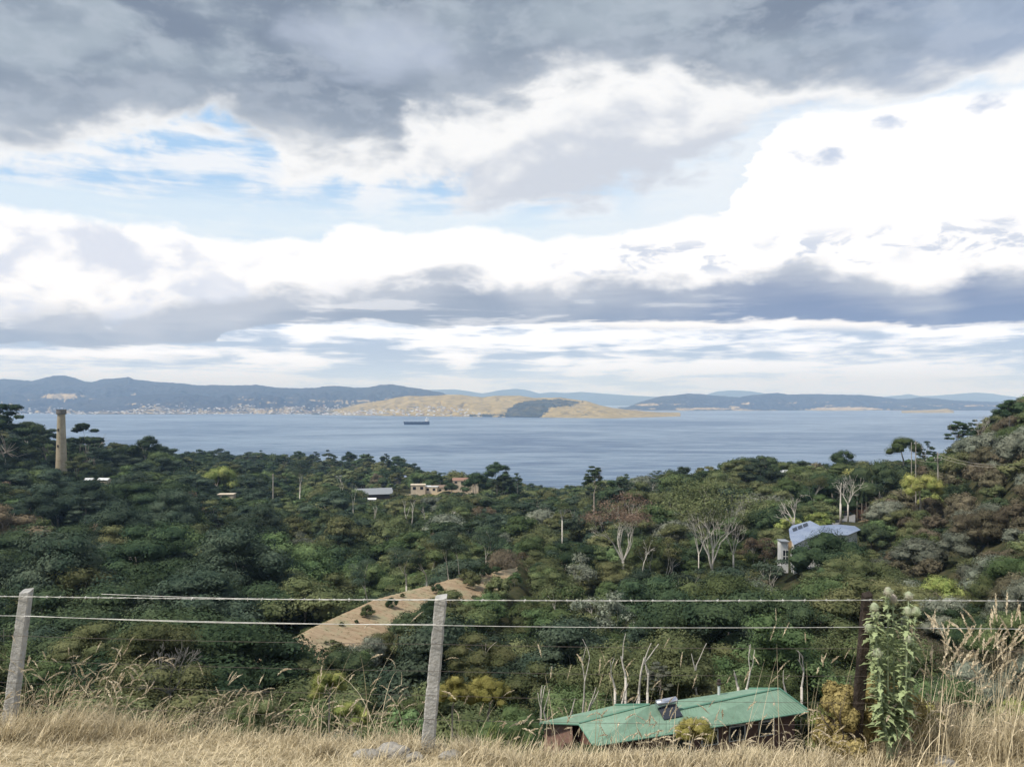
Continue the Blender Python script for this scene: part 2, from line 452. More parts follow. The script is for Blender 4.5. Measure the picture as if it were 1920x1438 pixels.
# ------------------------------------------------------------------ far hills
def interp(px, pts):
    pts = sorted(pts)
    return np.interp(px, [p[0] for p in pts], [p[1] for p in pts])
HILLS = {}
def hills(name, material, outline, D0, D1, px0, px1, ncol=500, nrow=40, gully=0.34, grassf=None, foot=None, lumps=5.0, pw=1.25, seed=3, back=1.25, woodf=None):
    """land rising from the waterline (depth D0) to a crest (depth D1) with the outline of the crest"""
    pxs = np.linspace(px0, px1, ncol)
    ts = np.concatenate([np.linspace(0, 1, nrow), 1 + np.linspace(0.06, 1, 8) ** 1.3])
    def f(px, t):
        px = np.asarray(px, dtype=float); t = np.asarray(t, dtype=float)
        d0 = D0(px) if callable(D0) else D0
        d1 = D1(px) if callable(D1) else D1
        D = np.where(t <= 1, d0 + (d1 - d0) * t, d1 * (1 + (back - 1) * (t - 1)))
        zc = CAMZ - (interp(px, outline) - HOR) / F * d1
        x = (px - 960) / F * D
        g = fbm(x / 520.0, D / 900.0, 4, seed) - 0.5
        prof = np.where(t <= 1, np.clip(t, 0, 1) ** pw, 1 - (t - 1) * 1.0)
        w = np.where(t <= 1, np.sin(np.clip(t, 0, 1) * math.pi), 0)
        z = zc * (prof + gully * g * w * 2.0)
        rg = np.abs(fbm(x / 190.0 + 0.4 * D / 600.0, D / 420.0, 3, seed + 31) - 0.5) * 2
        z = z - np.minimum(zc, 260) * 0.55 * (0.35 - rg) * w * (1.0 if gully > 0.2 else 0.3)
        z = np.minimum(z, zc * np.where(t <= 1, 0.25 + 0.75 * t, 1.0))
        z = z + lumps * (fbm(x / 45.0, D / 70.0, 3, seed + 9) - 0.35) * sstep(t, 0.02, 0.15)
        z = np.where(t < 0.004, -3.0, z)
        return x, D, z
    PX, T = np.meshgrid(pxs, ts)
    x, D, z = f(PX, T)
    V = np.stack([x, D, z], -1).reshape(-1, 3)
    n, r = len(pxs), len(ts)
    i = (np.arange(r - 1)[:, None] * n + np.arange(n - 1)[None, :]).ravel()
    Fq = np.stack([i, i + 1, i + n + 1, i + n], 1)
    scr = HOR + (CAMZ - z) / D * F
    gr = np.zeros_like(z) if grassf is None else grassf(PX, T, scr)
    if woodf is not None:
        wd = woodf(PX, T, scr)
        gr = gr * (1 - wd)
        V[:, 2] += (wd * (5 + 9 * fbm(x / 22.0, D / 22.0, 2, 77))).ravel()
    o = obj(name, np_mesh(name, V, Fq, material, smooth=True, attrs={'grass': gr.ravel()}))
    tag(o, kind='structure')
    HILLS[name] = f
    return o

m_far = hill_material('blue_range', (0.045, 0.060, 0.050), (0.07, 0.08, 0.06), (0.2, 0.18, 0.11), 0.0015, 0.006)
m_woods = hill_material('wooded_hill', (0.030, 0.032, 0.036), (0.056, 0.054, 0.050), (0.42, 0.34, 0.20))  # darker base: cloud shadow over these hills is put into the colour
m_dry = hill_material('dry_grass_hill', (0.05, 0.06, 0.05), (0.11, 0.10, 0.06), (0.36, 0.285, 0.125), 0.005, 0.02)

# most distant blue ranges
hills('distant_hills', m_far,
      [(-500, 742), (500, 745), (800, 731), (850, 730), (882, 734), (905, 738), (935, 732), (965, 729), (988, 731), (1012, 738), (1035, 735), (1060, 737),
       (1090, 735), (1130, 738), (1170, 741), (1230, 744), (1290, 747), (1320, 741), (1345, 734), (1370, 732), (1400, 733), (1425, 736), (1450, 742),
       (1500, 748), (1640, 748), (1665, 743), (1690, 741), (1705, 739), (1725, 743), (1755, 742), (1790, 739), (1830, 736), (1860, 738), (1885, 742), (1920, 746), (2100, 744), (2500, 738)],
      21000, 25000, -500, 2500, ncol=420, nrow=16, lumps=14, gully=0.1)
# the long wooded ridge on the left with the suburb at its foot
def g_left(PX, T, S):
    a = np.exp(-(((PX - 118) / 46) ** 2 + ((S - 743) / 5.0) ** 2) ** 1.5)
    b = np.exp(-(((PX - 250) / 7) ** 2 + ((S - 739) / 2.5) ** 2) ** 1.5)
    c = 0.47 * sstep(T, 0.30, 0.22) * sstep(PX, 20, 120)
    d = np.exp(-(((PX - 660) / 90) ** 2 + ((S - 752) / 2.2) ** 2) ** 1.5) * 0.8
    e = 0.62 * sstep(fbm(PX / 30.0, S / 2.2, 3, 61), 0.60, 0.70) * sstep(S, 735, 748)
    return np.maximum.reduce([a * 1.1, b, c, d, e])
hills('hills', m_woods,
      [(-500, 724), (-200, 716), (0, 711), (30, 712), (60, 715), (82, 709), (100, 705), (120, 704), (140, 709), (160, 716), (172, 717), (195, 711), (225, 709), (240, 707), (252, 712),
       (300, 717), (340, 719), (372, 723), (400, 722), (440, 723), (480, 722), (520, 727), (550, 728), (590, 728), (612, 724), (640, 724), (665, 727), (690, 727), (712, 722),
       (735, 721), (760, 725), (800, 731), (830, 737), (850, 744), (900, 756), (940, 772)],
      8050, 12500, -500, 930, ncol=620, nrow=60, grassf=g_left, lumps=22, pw=1.6, seed=5)
# lower darker foothill in front
hills('foothills', m_woods,
      [(-500, 745), (0, 753), (60, 752), (120, 750), (170, 749), (220, 744), (290, 739), (340, 738), (380, 742), (430, 748), (520, 752), (620, 756), (700, 772)],
      8900, 10200, -500, 700, ncol=320, nrow=20, lumps=12, pw=1.1, seed=8, gully=0.08)
# right-hand shore
def g_right(PX, T, S):
    a = np.exp(-(((PX - 1585) / 75) ** 2 + ((S - 766.5) / 3.4) ** 2) ** 2)
    b = np.exp(-(((PX - 1330) / 70) ** 2 + ((S - 766) / 2.6) ** 2) ** 2) * 0.75
    c = np.exp(-(((PX - 1215) / 26) ** 2 + ((S - 759) / 2.5) ** 2) ** 2) * 0.8
    d = np.exp(-(((PX - 1400) / 14) ** 2 + ((S - 757) / 1.6) ** 2) ** 2) * 0.8
    e = np.maximum(0.5 * sstep(T, 0.1, 0.05), 0.66 * sstep(fbm(PX / 26.0, S / 2.0, 3, 62), 0.60, 0.70) * sstep(S, 748, 756))
    return np.maximum.reduce([a, b, c, d, e])
hills('hills_across_bay', m_woods,
      [(1140, 768), (1170, 766), (1200, 754), (1225, 747), (1240, 743), (1265, 741), (1290, 738), (1315, 739), (1340, 742), (1385, 745), (1410, 741), (1440, 738), (1460, 737),
       (1480, 740), (1520, 739), (1580, 740), (1620, 741), (1650, 744), (1680, 748), (1700, 748), (1725, 745), (1750, 747), (1790, 751), (1840, 753), (1880, 754), (1960, 756), (2200, 748), (2500, 742)],
      10800, 13200, 1140, 2500, ncol=460, nrow=44, grassf=g_right, lumps=16, pw=1.3, seed=12)
# sandy point
def g_one(PX, T, S): return np.ones_like(PX)
hills('sandy_point', m_dry,
      [(1660, 778), (1690, 773), (1720, 771), (1750, 769), (1775, 766), (1782, 768), (1790, 774), (1800, 778)],
      9000, 9500, 1665, 1800, ncol=80, nrow=14, grassf=g_one, lumps=4, pw=0.8, seed=14)
# the bare golden peninsula in mid-bay
def g_pen(PX, T, S):
    town = sstep(PX, 905, 800) * sstep(S, 757, 762) * 0.42
    return np.clip(1.0 - town, 0, 1) * sstep(PX, 560, 640)
WOOD = [(948, 782), (950, 770), (962, 761), (985, 754), (1015, 750.5), (1050, 750), (1090, 754), (1075, 762), (1050, 763.5), (1030, 766), (1022, 776), (1010, 786), (948, 786)]
def in_poly(x, y, poly):
    r = np.zeros(np.shape(x), bool); j = len(poly) - 1
    for i in range(len(poly)):
        xi, yi = poly[i]; xj, yj = poly[j]
        c = ((yi > y) != (yj > y)) & (x < (xj - xi) * (y - yi) / (yj - yi + 1e-9) + xi)
        r ^= c; j = i
    return r
def w_pen(PX, T, S):
    jx = (fbm(PX / 6.0, S / 2.0, 3, 41) - 0.5) * 16; jy = (fbm(PX / 6.0, S / 2.0, 3, 42) - 0.5) * 4
    a = in_poly(PX + jx, S + jy, WOOD).astype(float)
    b = ((S > 778) & (PX > 880) & (PX < 955)).astype(float) * (fbm(PX / 8.0, S, 2, 43) > 0.4)
    return np.maximum(a, b)
hills('peninsula', m_dry,
      [(560, 779), (620, 770), (660, 761), (680, 756), (720, 751), (745, 745), (765, 742), (790, 743), (815, 742), (840, 740), (862, 740), (885, 743), (905, 745), (930, 742), (955, 742), (975, 742),
       (1000, 746), (1030, 746), (1050, 745), (1075, 749), (1100, 752), (1125, 760), (1150, 765), (1180, 769), (1220, 772), (1250, 775), (1276, 779)],
      lambda p: np.interp(p, [560, 700, 900, 1150, 1276], [7900, 7400, 6900, 6300, 7100]),
      lambda p: np.interp(p, [560, 900, 1276], [8600, 8100, 7500]), 560, 1276, ncol=700, nrow=70, grassf=g_pen, woodf=w_pen, lumps=3, pw=0.85, gully=0.55, seed=21)

# ------------------------------------------------------------------ the near land
# each column: photo column -> list of (depth, canopy row or ('g', ground drop below the camera))
def th(px): return 10.5 - 4.0 * float(sstep(px, 1400, 1700))
G = lambda d: ('g', d)
FALL = [(900, G(108)), (1200, G(156)), (2500, G(175))]
HEAD = [(1250, G(140)), (1420, G(158)), (2500, G(180))]
TAB = {
 -500: [(60, 1350), (90, 1230), (130, 1130), (180, 1050), (250, 970), (350, 900), (500, 830), (700, 775), (900, 765), (1100, 780)] + HEAD,
 0:    [(60, 1375), (90, 1270), (130, 1190), (180, 1120), (250, 1050), (350, 965), (500, 872), (700, 822), (900, 812), (1100, 820)] + HEAD,
 200:  [(60, 1378), (90, 1272), (130, 1190), (180, 1120), (250, 1050), (350, 970), (500, 900), (700, 850), (900, 850), (1100, 858)] + HEAD,
 320:  [(60, 1378), (90, 1275), (130, 1192), (180, 1122), (250, 1052), (350, 978), (500, 915), (700, 858), (900, 862), (1100, 860)] + HEAD,
 400:  [(60, 1378), (90, 1285), (130, 1200), (180, 1130), (250, 1060), (350, 990), (500, 930), (700, 892), (900, 872), (1100, 858)] + HEAD,
 480:  [(60, 1380), (90, 1290), (130, 1205), (180, 1150), (250, 1065), (350, 1000), (500, 940), (700, 905), (900, 880), (1100, 858)] + HEAD,
 580:  [(60, 1382), (90, 1292), (130, 1208), (180, 1150), (250, 1070), (350, 1005), (500, 948), (700, 915), (900, 890), (1100, 862)] + HEAD,
 700:  [(60, 1384), (90, 1290), (130, 1210), (200, 1125), (250, 1065), (350, 1002), (500, 950), (700, G(82)), (900, G(92)), (1100, G(96))] + HEAD,
 770:  [(60, 1384), (90, 1288), (130, 1212), (220, 1095), (250, 1055), (350, 995), (500, 948), (700, G(82)), (900, G(97)), (1100, G(106))] + HEAD,
 840:  [(60, 1385), (90, 1285), (130, 1215), (195, 1130), (250, 1045), (350, 990), (500, 948), (650, G(75)), (720, G(84))] + FALL,
 960:  [(60, 1385), (90, 1280), (130, 1210), (200, 1110), (250, 1040), (350, 985), (500, 945), (650, 915)] + FALL,
 1050: [(60, 1385), (78, G(34)), (90, 1278), (130, 1200), (180, 1125), (250, 1038), (350, 985), (500, 948), (650, 938)] + FALL,
 1200: [(57, G(28.5)), (66, G(28.8)), (78, G(34)), (90, 1265), (130, 1165), (180, 1095), (250, 1020), (350, 960), (500, 905), (620, 908)] + FALL,
 1400: [(57, G(28.5)), (66, G(28.8)), (78, G(34)), (90, 1245), (130, 1145), (180, 1075), (250, 1000), (350, 905), (420, 872), (520, 868)] + FALL,
 1500: [(57, G(28.5)), (66, G(28.8)), (78, G(34)), (90, 1230), (130, 1135), (180, 1068), (215, G(43.5)), (245, G(42)), (300, 938), (380, 882), (500, 875)] + FALL,
 1610: [(60, 1378), (90, 1220), (130, 1125), (180, 1055), (215, G(43.0)), (245, G(41)), (300, 935), (370, 885), (480, 880)] + FALL,
 1720: [(60, 1350), (90, 1205), (130, 1105), (180, 1025), (250, 940), (320, 878), (450, 868)] + FALL,
 1800: [(60, 1325), (90, 1185), (130, 1085), (180, 1000), (240, 905), (300, 845), (420, 842)] + FALL,
 1860: [(60, 1310), (90, 1160), (130, 1050), (180, 945), (240, 845), (300, 800), (420, 800)] + FALL,
 1920: [(60, 1290), (90, 1130), (130, 1010), (180, 885), (240, 790), (300, 760), (450, 760)] + FALL,
 2400: [(60, 1150), (90, 980), (130, 850), (180, 740), (250, 650), (350, 620), (500, 600)] + FALL,
}
NEAR = [(0.5, 2.45), (3, 2.55), (5, 2.72), (6.2, 2.84), (7.0, 2.96), (7.6, 3.35), (8.6, 4.4), (10, 5.9), (15, 9.6), (20, 12.8), (30, 18.4), (45, 25.2)]
LG = np.linspace(math.log(0.5), math.log(2500), 420)
PXC = np.array(sorted(TAB))
GRID = []
for c in PXC:
    pts = list(NEAR)
    for d, v in TAB[int(c)]:
        if d <= 46: continue
        pts.append((d, v[1] if isinstance(v, tuple) else (v - HOR) / F * d + th(c)))
    ds = np.log([p[0] for p in pts]); vs = [p[1] for p in pts]
    row = np.interp(LG, ds, vs)
    k = np.array([1, 2, 3, 2, 1.0]); k /= k.sum()
    sm = np.convolve(np.pad(row, 2, 'edge'), k, 'valid')
    GRID.append(np.where(LG < math.log(9), row, sm))
GRID = np.array(GRID)
def ground(x, y):
    x = np.asarray(x, dtype=float); y = np.asarray(y, dtype=float)
    D = np.clip(y, 0.5, 2500)
    D = D + (0.36 * sstep(x, -4.6, -1.4) + 0.32 * sstep(x, -0.6, 0.4) * sstep(x, 3.1, 2.5)) * sstep(D, 3, 5) * sstep(D, 15, 9)
    px = np.clip(960 + F * x / np.maximum(y, 4.0), PXC[0], PXC[-1])
    i = np.clip(np.searchsorted(PXC, px) - 1, 0, len(PXC) - 2)
    t = (px - PXC[i]) / (PXC[i + 1] - PXC[i]); t = t * t * (3 - 2 * t) * 0.6 + t * 0.4
    g = (np.log(D) - LG[0]) / (LG[-1] - LG[0]) * (len(LG) - 1)
    j = np.clip(np.floor(g).astype(int), 0, len(LG) - 2); u = g - j
    a = GRID[i, j] * (1 - u) + GRID[i, j + 1] * u
    b = GRID[i + 1, j] * (1 - u) + GRID[i + 1, j + 1] * u
    drop = a * (1 - t) + b * t
    cd = np.interp(px, [p[0] for p in FC], [p[1] for p in FC])
    cdrop = (np.interp(px, [480, 580, 700, 840, 960], [1232, 1180, 1125, 1085, 1066]) - HOR) / F * cd
    wn = sstep(D - cd, -46, -19) * sstep(cd + 34 - D, 0, 32) * sstep(px, 395, 480) * sstep(px, 1060, 970)
    face = cdrop + 0.06 * np.clip(cd - D, 0, 40) + 0.35 * np.clip(D - cd, 0, 40)
    drop = drop * (1 - wn) + face * wn
    amp = 2.6 * sstep(D, 60, 200) * (1 - 0.85 * FIELD(px, D))
    drop = drop + amp * (fbm(x / 24.0, y / 24.0, 3, 91) - 0.5) * 2 + 0.10 * (fbm(x / 1.7, y / 1.7, 3, 17) - 0.5) * sstep(D, 2, 5)
    drop = np.minimum(drop, 175)
    return CAMZ - drop
FC = [(470, 111), (480, 112), (580, 122), (700, 145), (770, 157), (840, 170), (960, 190), (975, 192)]
def FIELD(px, D):
    """how much a spot belongs to the bare spur: 1 in the dry field"""
    cd = np.interp(px, [p[0] for p in FC], [p[1] for p in FC])
    wd = np.interp(px, [470, 520, 560, 600, 690, 720, 800, 870, 960], [6, 6, 7, 16, 21, 20, 19, 16, 10])
    jit = (fbm(px / 26.0, np.asarray(D) / 5.0, 3, 55) - 0.5) * 14
    m = sstep(np.asarray(D) - (cd - wd) + jit, -1.0, 1.5) * sstep(cd + 9 - np.asarray(D), 0, 2.0)
    return m * sstep(px, 468, 480) * sstep(px, 978, 962)
CLEAR = [  # dry or bare patches: (px, D, half width px, half depth, strength)
    (1680 - 70, 292, 34, 14, 1.0), (1250, 228, 26, 9, 1.0), (1352, 236, 26, 9, 1.0),
    (870, 668, 34, 28, 1.0), (800, 655, 40, 22, 0.9), (425, 520, 26, 12, 1.0), (545, 560, 30, 10, 1.0), (325, 470, 14, 8, 0.8),
    (1510, 395, 50, 10, 0.9),
]
def BARE(px, D):
    m = FIELD(px, D)
    for cx, cd, wx, wd, s in CLEAR:
        q = ((px - cx) / wx) ** 2 + ((D - cd) / wd) ** 2 + (fbm(px / 15.0, D / 6.0, 2, 66) - 0.5) * 0.9
        m = np.maximum(m, s * sstep(q, 1.15, 0.8))
    return m

def build_land():
    m = bpy.data.materials.new('ground'); m.use_nodes = True
    nt = m.node_tree; nt.nodes.clear(); N = NT(nt)
    bs = N.new('ShaderNodeBsdfDiffuse')
    out = N.new('ShaderNodeOutputMaterial'); nt.links.new(bs.outputs[0], out.inputs[0])
    tc = N.new('ShaderNodeTexCoord'); v = tc.outputs['Object']
    dry = N.new('ShaderNodeAttribute', attribute_name='dry').outputs['Fac']
    verge = N.new('ShaderNodeAttribute', attribute_name='verge').outputs['Fac']
    scrub = N.mix(N.ss(N.noise(v, 0.25, 5, 0.6), 0.35, 0.65), (0.030, 0.038, 0.020), (0.075, 0.070, 0.038))
    mp = N.new('ShaderNodeMapping'); nt.links.new(v, mp.inputs[0]); mp.inputs['Scale'].default_value = (0.25, 0.9, 0.5); mp.inputs['Rotation'].default_value = (0, 0, 0.7)
    field = N.mix(N.ss(N.noise(mp.outputs[0], 1.0, 6, 0.6), 0.32, 0.68), (0.27, 0.195, 0.125), (0.38, 0.295, 0.195))
    field = N.mix(N.ss(N.noise(v, 0.22, 5, 0.7), 0.45, 0.62), field, (0.30, 0.27, 0.17))
    field = N.mix(N.ss(N.noise(v, 1.3, 5, 0.75), 0.54, 0.64), field, (0.15, 0.12, 0.065))
    straw = N.mix(N.ss(N.noise(v, 9.0, 6, 0.65), 0.35, 0.65), (0.28, 0.235, 0.14), (0.54, 0.46, 0.31))
    c = N.mix(N.ss(N.m('ADD', dry, N.m('MULTIPLY', N.m('SUBTRACT', N.noise(v, 0.8, 4, 0.6), 0.5), 0.5)), 0.45, 0.6), scrub, field)
    c = N.mix(verge, c, straw)
    N.put(bs.inputs[0], c)
    pc = np.linspace(-420, 2340, 620)
    ds = np.concatenate([np.linspace(-30, 2.5, 12), np.exp(np.linspace(math.log(2.8), math.log(2400), 560))])
    PX, D = np.meshgrid(pc, ds)
    X = (PX - 960) / F * np.maximum(D + 4.0 * sstep(D, 40, 0), 0) * 1.0
    X = (PX - 960) / F * (D + 36 * sstep(D, 120, -30))
    Z = ground(X, D)
    n, r = len(pc), len(ds)
    V = np.stack([X, D, Z], -1).reshape(-1, 3)
    i = (np.arange(r - 1)[:, None] * n + np.arange(n - 1)[None, :]).ravel()
    Fq = np.stack([i, i + 1, i + n + 1, i + n], 1)
    px = 960 + F * X / np.maximum(D, 1)
    dryv = np.where(D > 40, BARE(px, D), 0)
    vg = sstep(D, 11.0, 8.5)
    o = obj('ground', np_mesh('ground', V, Fq, m, smooth=True, attrs={'dry': dryv.ravel(), 'verge': vg.ravel()}))
    tag(o, kind='structure')
build_land()

# ------------------------------------------------------------------ trees
def foliage(name, c1, c2, isl=0.24, rnd=0.30, transl=0.12):
    m = bpy.data.materials.new(name); m.use_nodes = True
    nt = m.node_tree; nt.nodes.clear(); N = NT(nt)
    out = N.new('ShaderNodeOutputMaterial')
    tc = N.new('ShaderNodeTexCoord')
    oi = N.new('ShaderNodeObjectInfo'); geo = N.new('ShaderNodeNewGeometry')
    c = N.mix(N.ss(N.noise(tc.outputs['Object'], 0.45, 3, 0.6), 0.38, 0.62), c1, c2)
    hs = N.new('ShaderNodeHueSaturation')
    val = N.m('MULTIPLY', N.lin(geo.outputs['Random Per Island'], 0, 1, 1 - isl, 1 + isl), N.lin(oi.outputs['Random'], 0, 1, 1 - rnd, 1 + rnd))
    N.put(hs.inputs['Value'], val)
    N.put(hs.inputs['Hue'], N.lin(N.m('FRACT', N.m('MULTIPLY', oi.outputs['Random'], 7.3)), 0, 1, 0.475, 0.515))
    hs.inputs['Saturation'].default_value = 0.98
    N.put(hs.inputs['Color'], c)
    d = N.new('ShaderNodeBsdfDiffuse'); t = N.new('ShaderNodeBsdfTranslucent'); mx = N.new('ShaderNodeMixShader')
    nt.links.new(hs.outputs[0], d.inputs[0]); nt.links.new(hs.outputs[0], t.inputs[0])
    mx.inputs[0].default_value = transl
    nt.links.new(d.outputs[0], mx.inputs[1]); nt.links.new(t.outputs[0], mx.inputs[2]); nt.links.new(mx.outputs[0], out.inputs[0])
    MATS[name] = m
    return m
FOL = {
    'dark':   foliage('foliage_dark_green', (0.034, 0.056, 0.032), (0.070, 0.100, 0.050)),
    'blue':   foliage('foliage_blue_green', (0.042, 0.066, 0.046), (0.080, 0.108, 0.072)),
    'olive':  foliage('foliage_olive', (0.086, 0.106, 0.048), (0.155, 0.170, 0.080)),
    'green':  foliage('foliage_mid_green', (0.064, 0.098, 0.042), (0.122, 0.165, 0.070)),
    'brown':  foliage('foliage_brown_olive', (0.092, 0.084, 0.055), (0.165, 0.146, 0.094)),
    'lime':   foliage('foliage_yellow_green', (0.1705, 0.217, 0.062), (0.31, 0.3255, 0.1085)),
    'gold':   foliage('foliage_golden', (0.17, 0.175, 0.045), (0.29, 0.28, 0.085)),
    'grey':   foliage('foliage_grey_green', (0.124, 0.1426, 0.1085), (0.2015, 0.217, 0.1628)),
    'rust':   foliage('foliage_rusty_brown', (0.125, 0.098, 0.066), (0.200, 0.158, 0.105)),
}
BARK = mat('bark_pale', (0.42, 0.38, 0.32), rough=0.85, var=0.25, scale=2.0, col2=(0.26, 0.22, 0.18))
BARKD = mat('bark_dark', (0.10, 0.085, 0.07), rough=0.95, var=0.3, scale=2.0, col2=(0.18, 0.15, 0.12))
BONE = mat('bare_white_wood', (0.66, 0.62, 0.55), rough=0.8, var=0.2, scale=3.0, col2=(0.48, 0.44, 0.38))

def leaf_cloud(rng, C, R, n, size, under=0.45, jit=0.14, rand=0.36):
    """n leaf sprays over ellipsoid clumps with centres C (k,3) and radii R (k,3)"""
    C = np.asarray(C, float); R = np.asarray(R, float)
    w = (R[:, 0] * R[:, 1]) ** 0.9; w = w / w.sum()
    k = rng.choice(len(C), n, p=w)
    d = rng.normal(size=(n, 3)); d /= np.linalg.norm(d, axis=1)[:, None]
    low = (d[:, 2] < -0.15) & (rng.random(n) > under)
    d[low, 2] *= -1
    lump = 1 + 0.16 * np.sin(d[:, 0] * 7 + k) * np.cos(d[:, 1] * 6 + 2 * k)
    p = C[k] + d * R[k] * (lump + rng.normal(size=n) * jit * 0.6 - jit * 0.25)[:, None]
    nn = d / R[k]; nn /= np.linalg.norm(nn, axis=1)[:, None]
    nn = nn + rng.normal(size=(n, 3)) * rand * 0.6; nn /= np.linalg.norm(nn, axis=1)[:, None]
    t = np.cross(nn, rng.normal(size=(n, 3))); t /= np.linalg.norm(t, axis=1)[:, None] + 1e-9
    b = np.cross(nn, t)
    s = size * rng.uniform(0.6, 1.4, n)[:, None]
    a = rng.uniform(0.45, 0.75, n)[:, None]
    V = np.stack([p - t * s, p - b * s * a + t * s * 0.15, p + t * s, p + b * s * a - t * s * 0.1], 1).reshape(-1, 3)
    Fq = np.arange(4 * n).reshape(-1, 4)
    return V, Fq
def grow(mb, rng, p, d, L, r, lev, tips, spread=0.55, up=0.18, nseg=3, wob=0.14, kids=(2, 3), rmin=0.02):
    p = Vector(p); d = Vector(d).normalized()
    pts = [p.copy()]; rs = [r]
    for i in range(nseg):
        d = (d + Vector(rng.normal(size=3)) * wob + Vector((0, 0, up * 0.3))).normalized()
        p = p + d * L / nseg
        pts.append(p.copy()); rs.append(max(rmin, r * (1 - 0.42 * (i + 1) / nseg)))
    mb.tube(pts, rs, n=7 if lev > 2 else (5 if lev > 1 else 4), cap=False)
    if lev <= 0:
        tips.append(tuple(p)); return
    for c in range(rng.integers(kids[0], kids[1] + 1)):
        q = Vector(rng.normal(size=3)); q = (q - q.dot(d) * d).normalized()
        nd = (d * math.cos(spread) + q * math.sin(spread * rng.uniform(0.7, 1.4)) + Vector((0, 0, up))).normalized()
        i = rng.integers(max(1, nseg - 1), nseg + 1)
        grow(mb, rng, pts[i], nd, L * rng.uniform(0.62, 0.85), rs[i] * 0.78, lev - 1, tips, spread, up, nseg, wob, kids, rmin)
def _ico():
    p = (1 + 5 ** 0.5) / 2
    v = np.array([(-1, p, 0), (1, p, 0), (-1, -p, 0), (1, -p, 0), (0, -1, p), (0, 1, p), (0, -1, -p), (0, 1, -p), (p, 0, -1), (p, 0, 1), (-p, 0, -1), (-p, 0, 1)], float)
    v /= np.linalg.norm(v, axis=1)[:, None]
    f = np.array([(0, 11, 5), (0, 5, 1), (0, 1, 7), (0, 7, 10), (0, 10, 11), (1, 5, 9), (5, 11, 4), (11, 10, 2), (10, 7, 6), (7, 1, 8), (3, 9, 4), (3, 4, 2), (3, 2, 6), (3, 6, 8), (3, 8, 9), (4, 9, 5), (2, 4, 11), (6, 2, 10), (8, 6, 7), (9, 8, 1)])
    return v, f
ICO = _ico()
def make_tree(form, folm, seed, nleaf, size, H=10.0, bark=None, lev=2, trunk_n=1):
    """returns (crown mesh, trunk mesh); unit trees about H tall, base at the origin"""
    rng = np.random.default_rng(seed)
    mb = MB(); tips = []
    bark = bark or BARK
    if form == 'gum':        # tall trunk, spreading layered crown
        W = H * rng.uniform(0.36, 0.46)
        grow(mb, rng, (0, 0, -0.6), (rng.normal() * 0.06, rng.normal() * 0.06, 1), H * 0.42, H * 0.024, lev, tips, 0.6, 0.25)
        k = int(rng.integers(15, 22)); C = []; R = []
        for i in range(k):
            a = rng.uniform(0, 2 * math.pi); rr = math.sqrt(rng.random()) * W
            zz = H * (0.93 - 0.42 * (rr / W) ** 1.6 - 0.28 * rng.random() ** 1.5)
            C.append((rr * math.cos(a), rr * math.sin(a), zz)); q = H * rng.uniform(0.10, 0.18)
            R.append((q * rng.uniform(1, 1.3), q * rng.uniform(1, 1.3), q * rng.uniform(0.5, 0.72)))
    elif form == 'sparse':   # open see-through crown of separate pads
        W = H * rng.uniform(0.28, 0.38)
        grow(mb, rng, (0, 0, -0.6), (rng.normal() * 0.05, rng.normal() * 0.05, 1), H * 0.48, H * 0.020, lev + 1, tips, 0.55, 0.3)
        T = np.array(tips)
        k = 30; a = rng.uniform(0, 6.283, k); rr = np.sqrt(rng.random(k)) * W
        C = np.stack([rr * np.cos(a), rr * np.sin(a), H * (0.95 - 0.5 * (rr / W) ** 2 - 0.30 * rng.random(k))], 1)
        q = rng.uniform(0.045, 0.095, k) * H; R = np.stack([q * 1.35, q * 1.2, q * 0.55], 1)
        for c_ in C[::2]: mb.tube([(0, 0, H * 0.38), tuple(np.array(c_) * (0.5, 0.5, 0.8)), tuple(c_)], [H * 0.010, H * 0.006, 0.02], 4, cap=False)
    elif form == 'dome':     # dense rounded, foliage nearly to the ground
        W = H * rng.uniform(0.46, 0.58)
        grow(mb, rng, (0, 0, -0.6), (0, 0, 1), H * 0.35, H * 0.03, lev, tips, 0.6, 0.2)
        k = int(rng.integers(16, 24)); C = []; R = []
        for i in range(k):
            a = rng.uniform(0, 2 * math.pi); e = math.asin(rng.uniform(0.0, 1))
            s = rng.uniform(0.72, 0.9)
            C.append((W * s * math.cos(a) * math.cos(e), W * s * math.sin(a) * math.cos(e), H * (0.30 + 0.56 * s * math.sin(e)))); q = H * rng.uniform(0.14, 0.23)
            R.append((q * 1.1, q * 1.1, q * rng.uniform(0.75, 1.0)))
    else:                    # 'cone': upright narrow
        grow(mb, rng, (0, 0, -0.6), (0, 0, 1), H * 0.5, H * 0.022, 1, tips, 0.4, 0.4)
        k = 22; C = []; R = []
        for i in range(k):
            z = rng.uniform(0.12, 0.95); rr = (1.02 - z) * H * 0.20 * rng.random() ** 0.5; a = rng.uniform(0, 6.28)
            q = H * (0.06 + 0.07 * (1 - z)); C.append((rr * math.cos(a), rr * math.sin(a), z * H)); R.append((q, q, q * 1.2))
    V, Fq = leaf_cloud(rng, C, R, nleaf, size)
    V[:, 2] = np.maximum(V[:, 2], -0.3)
    # solid core added in each clump, blocking light so the crown shades itself
    CV, CF = [], []
    ico = ICO
    for c, r in zip(C, R):
        b = len(CV) * len(ico[0]); CV.append(ico[0] * (np.asarray(r) * 0.74) * (1 + rng.normal(size=(len(ico[0]), 1)) * 0.10) + np.asarray(c)); CF.append(ico[1] + b)
    CV = np.concatenate(CV); CF = np.concatenate(CF)
    crown = np_mesh('crown', np.concatenate([V, CV]), [Fq, CF + len(V)], folm)
    tv = np.array(mb.v); top = tv[:, 2].max(); rad = np.abs(tv[:, :2]).max()
    kz = min(1.0, 0.84 * H / top); kr = min(1.0, 0.30 * H / rad)
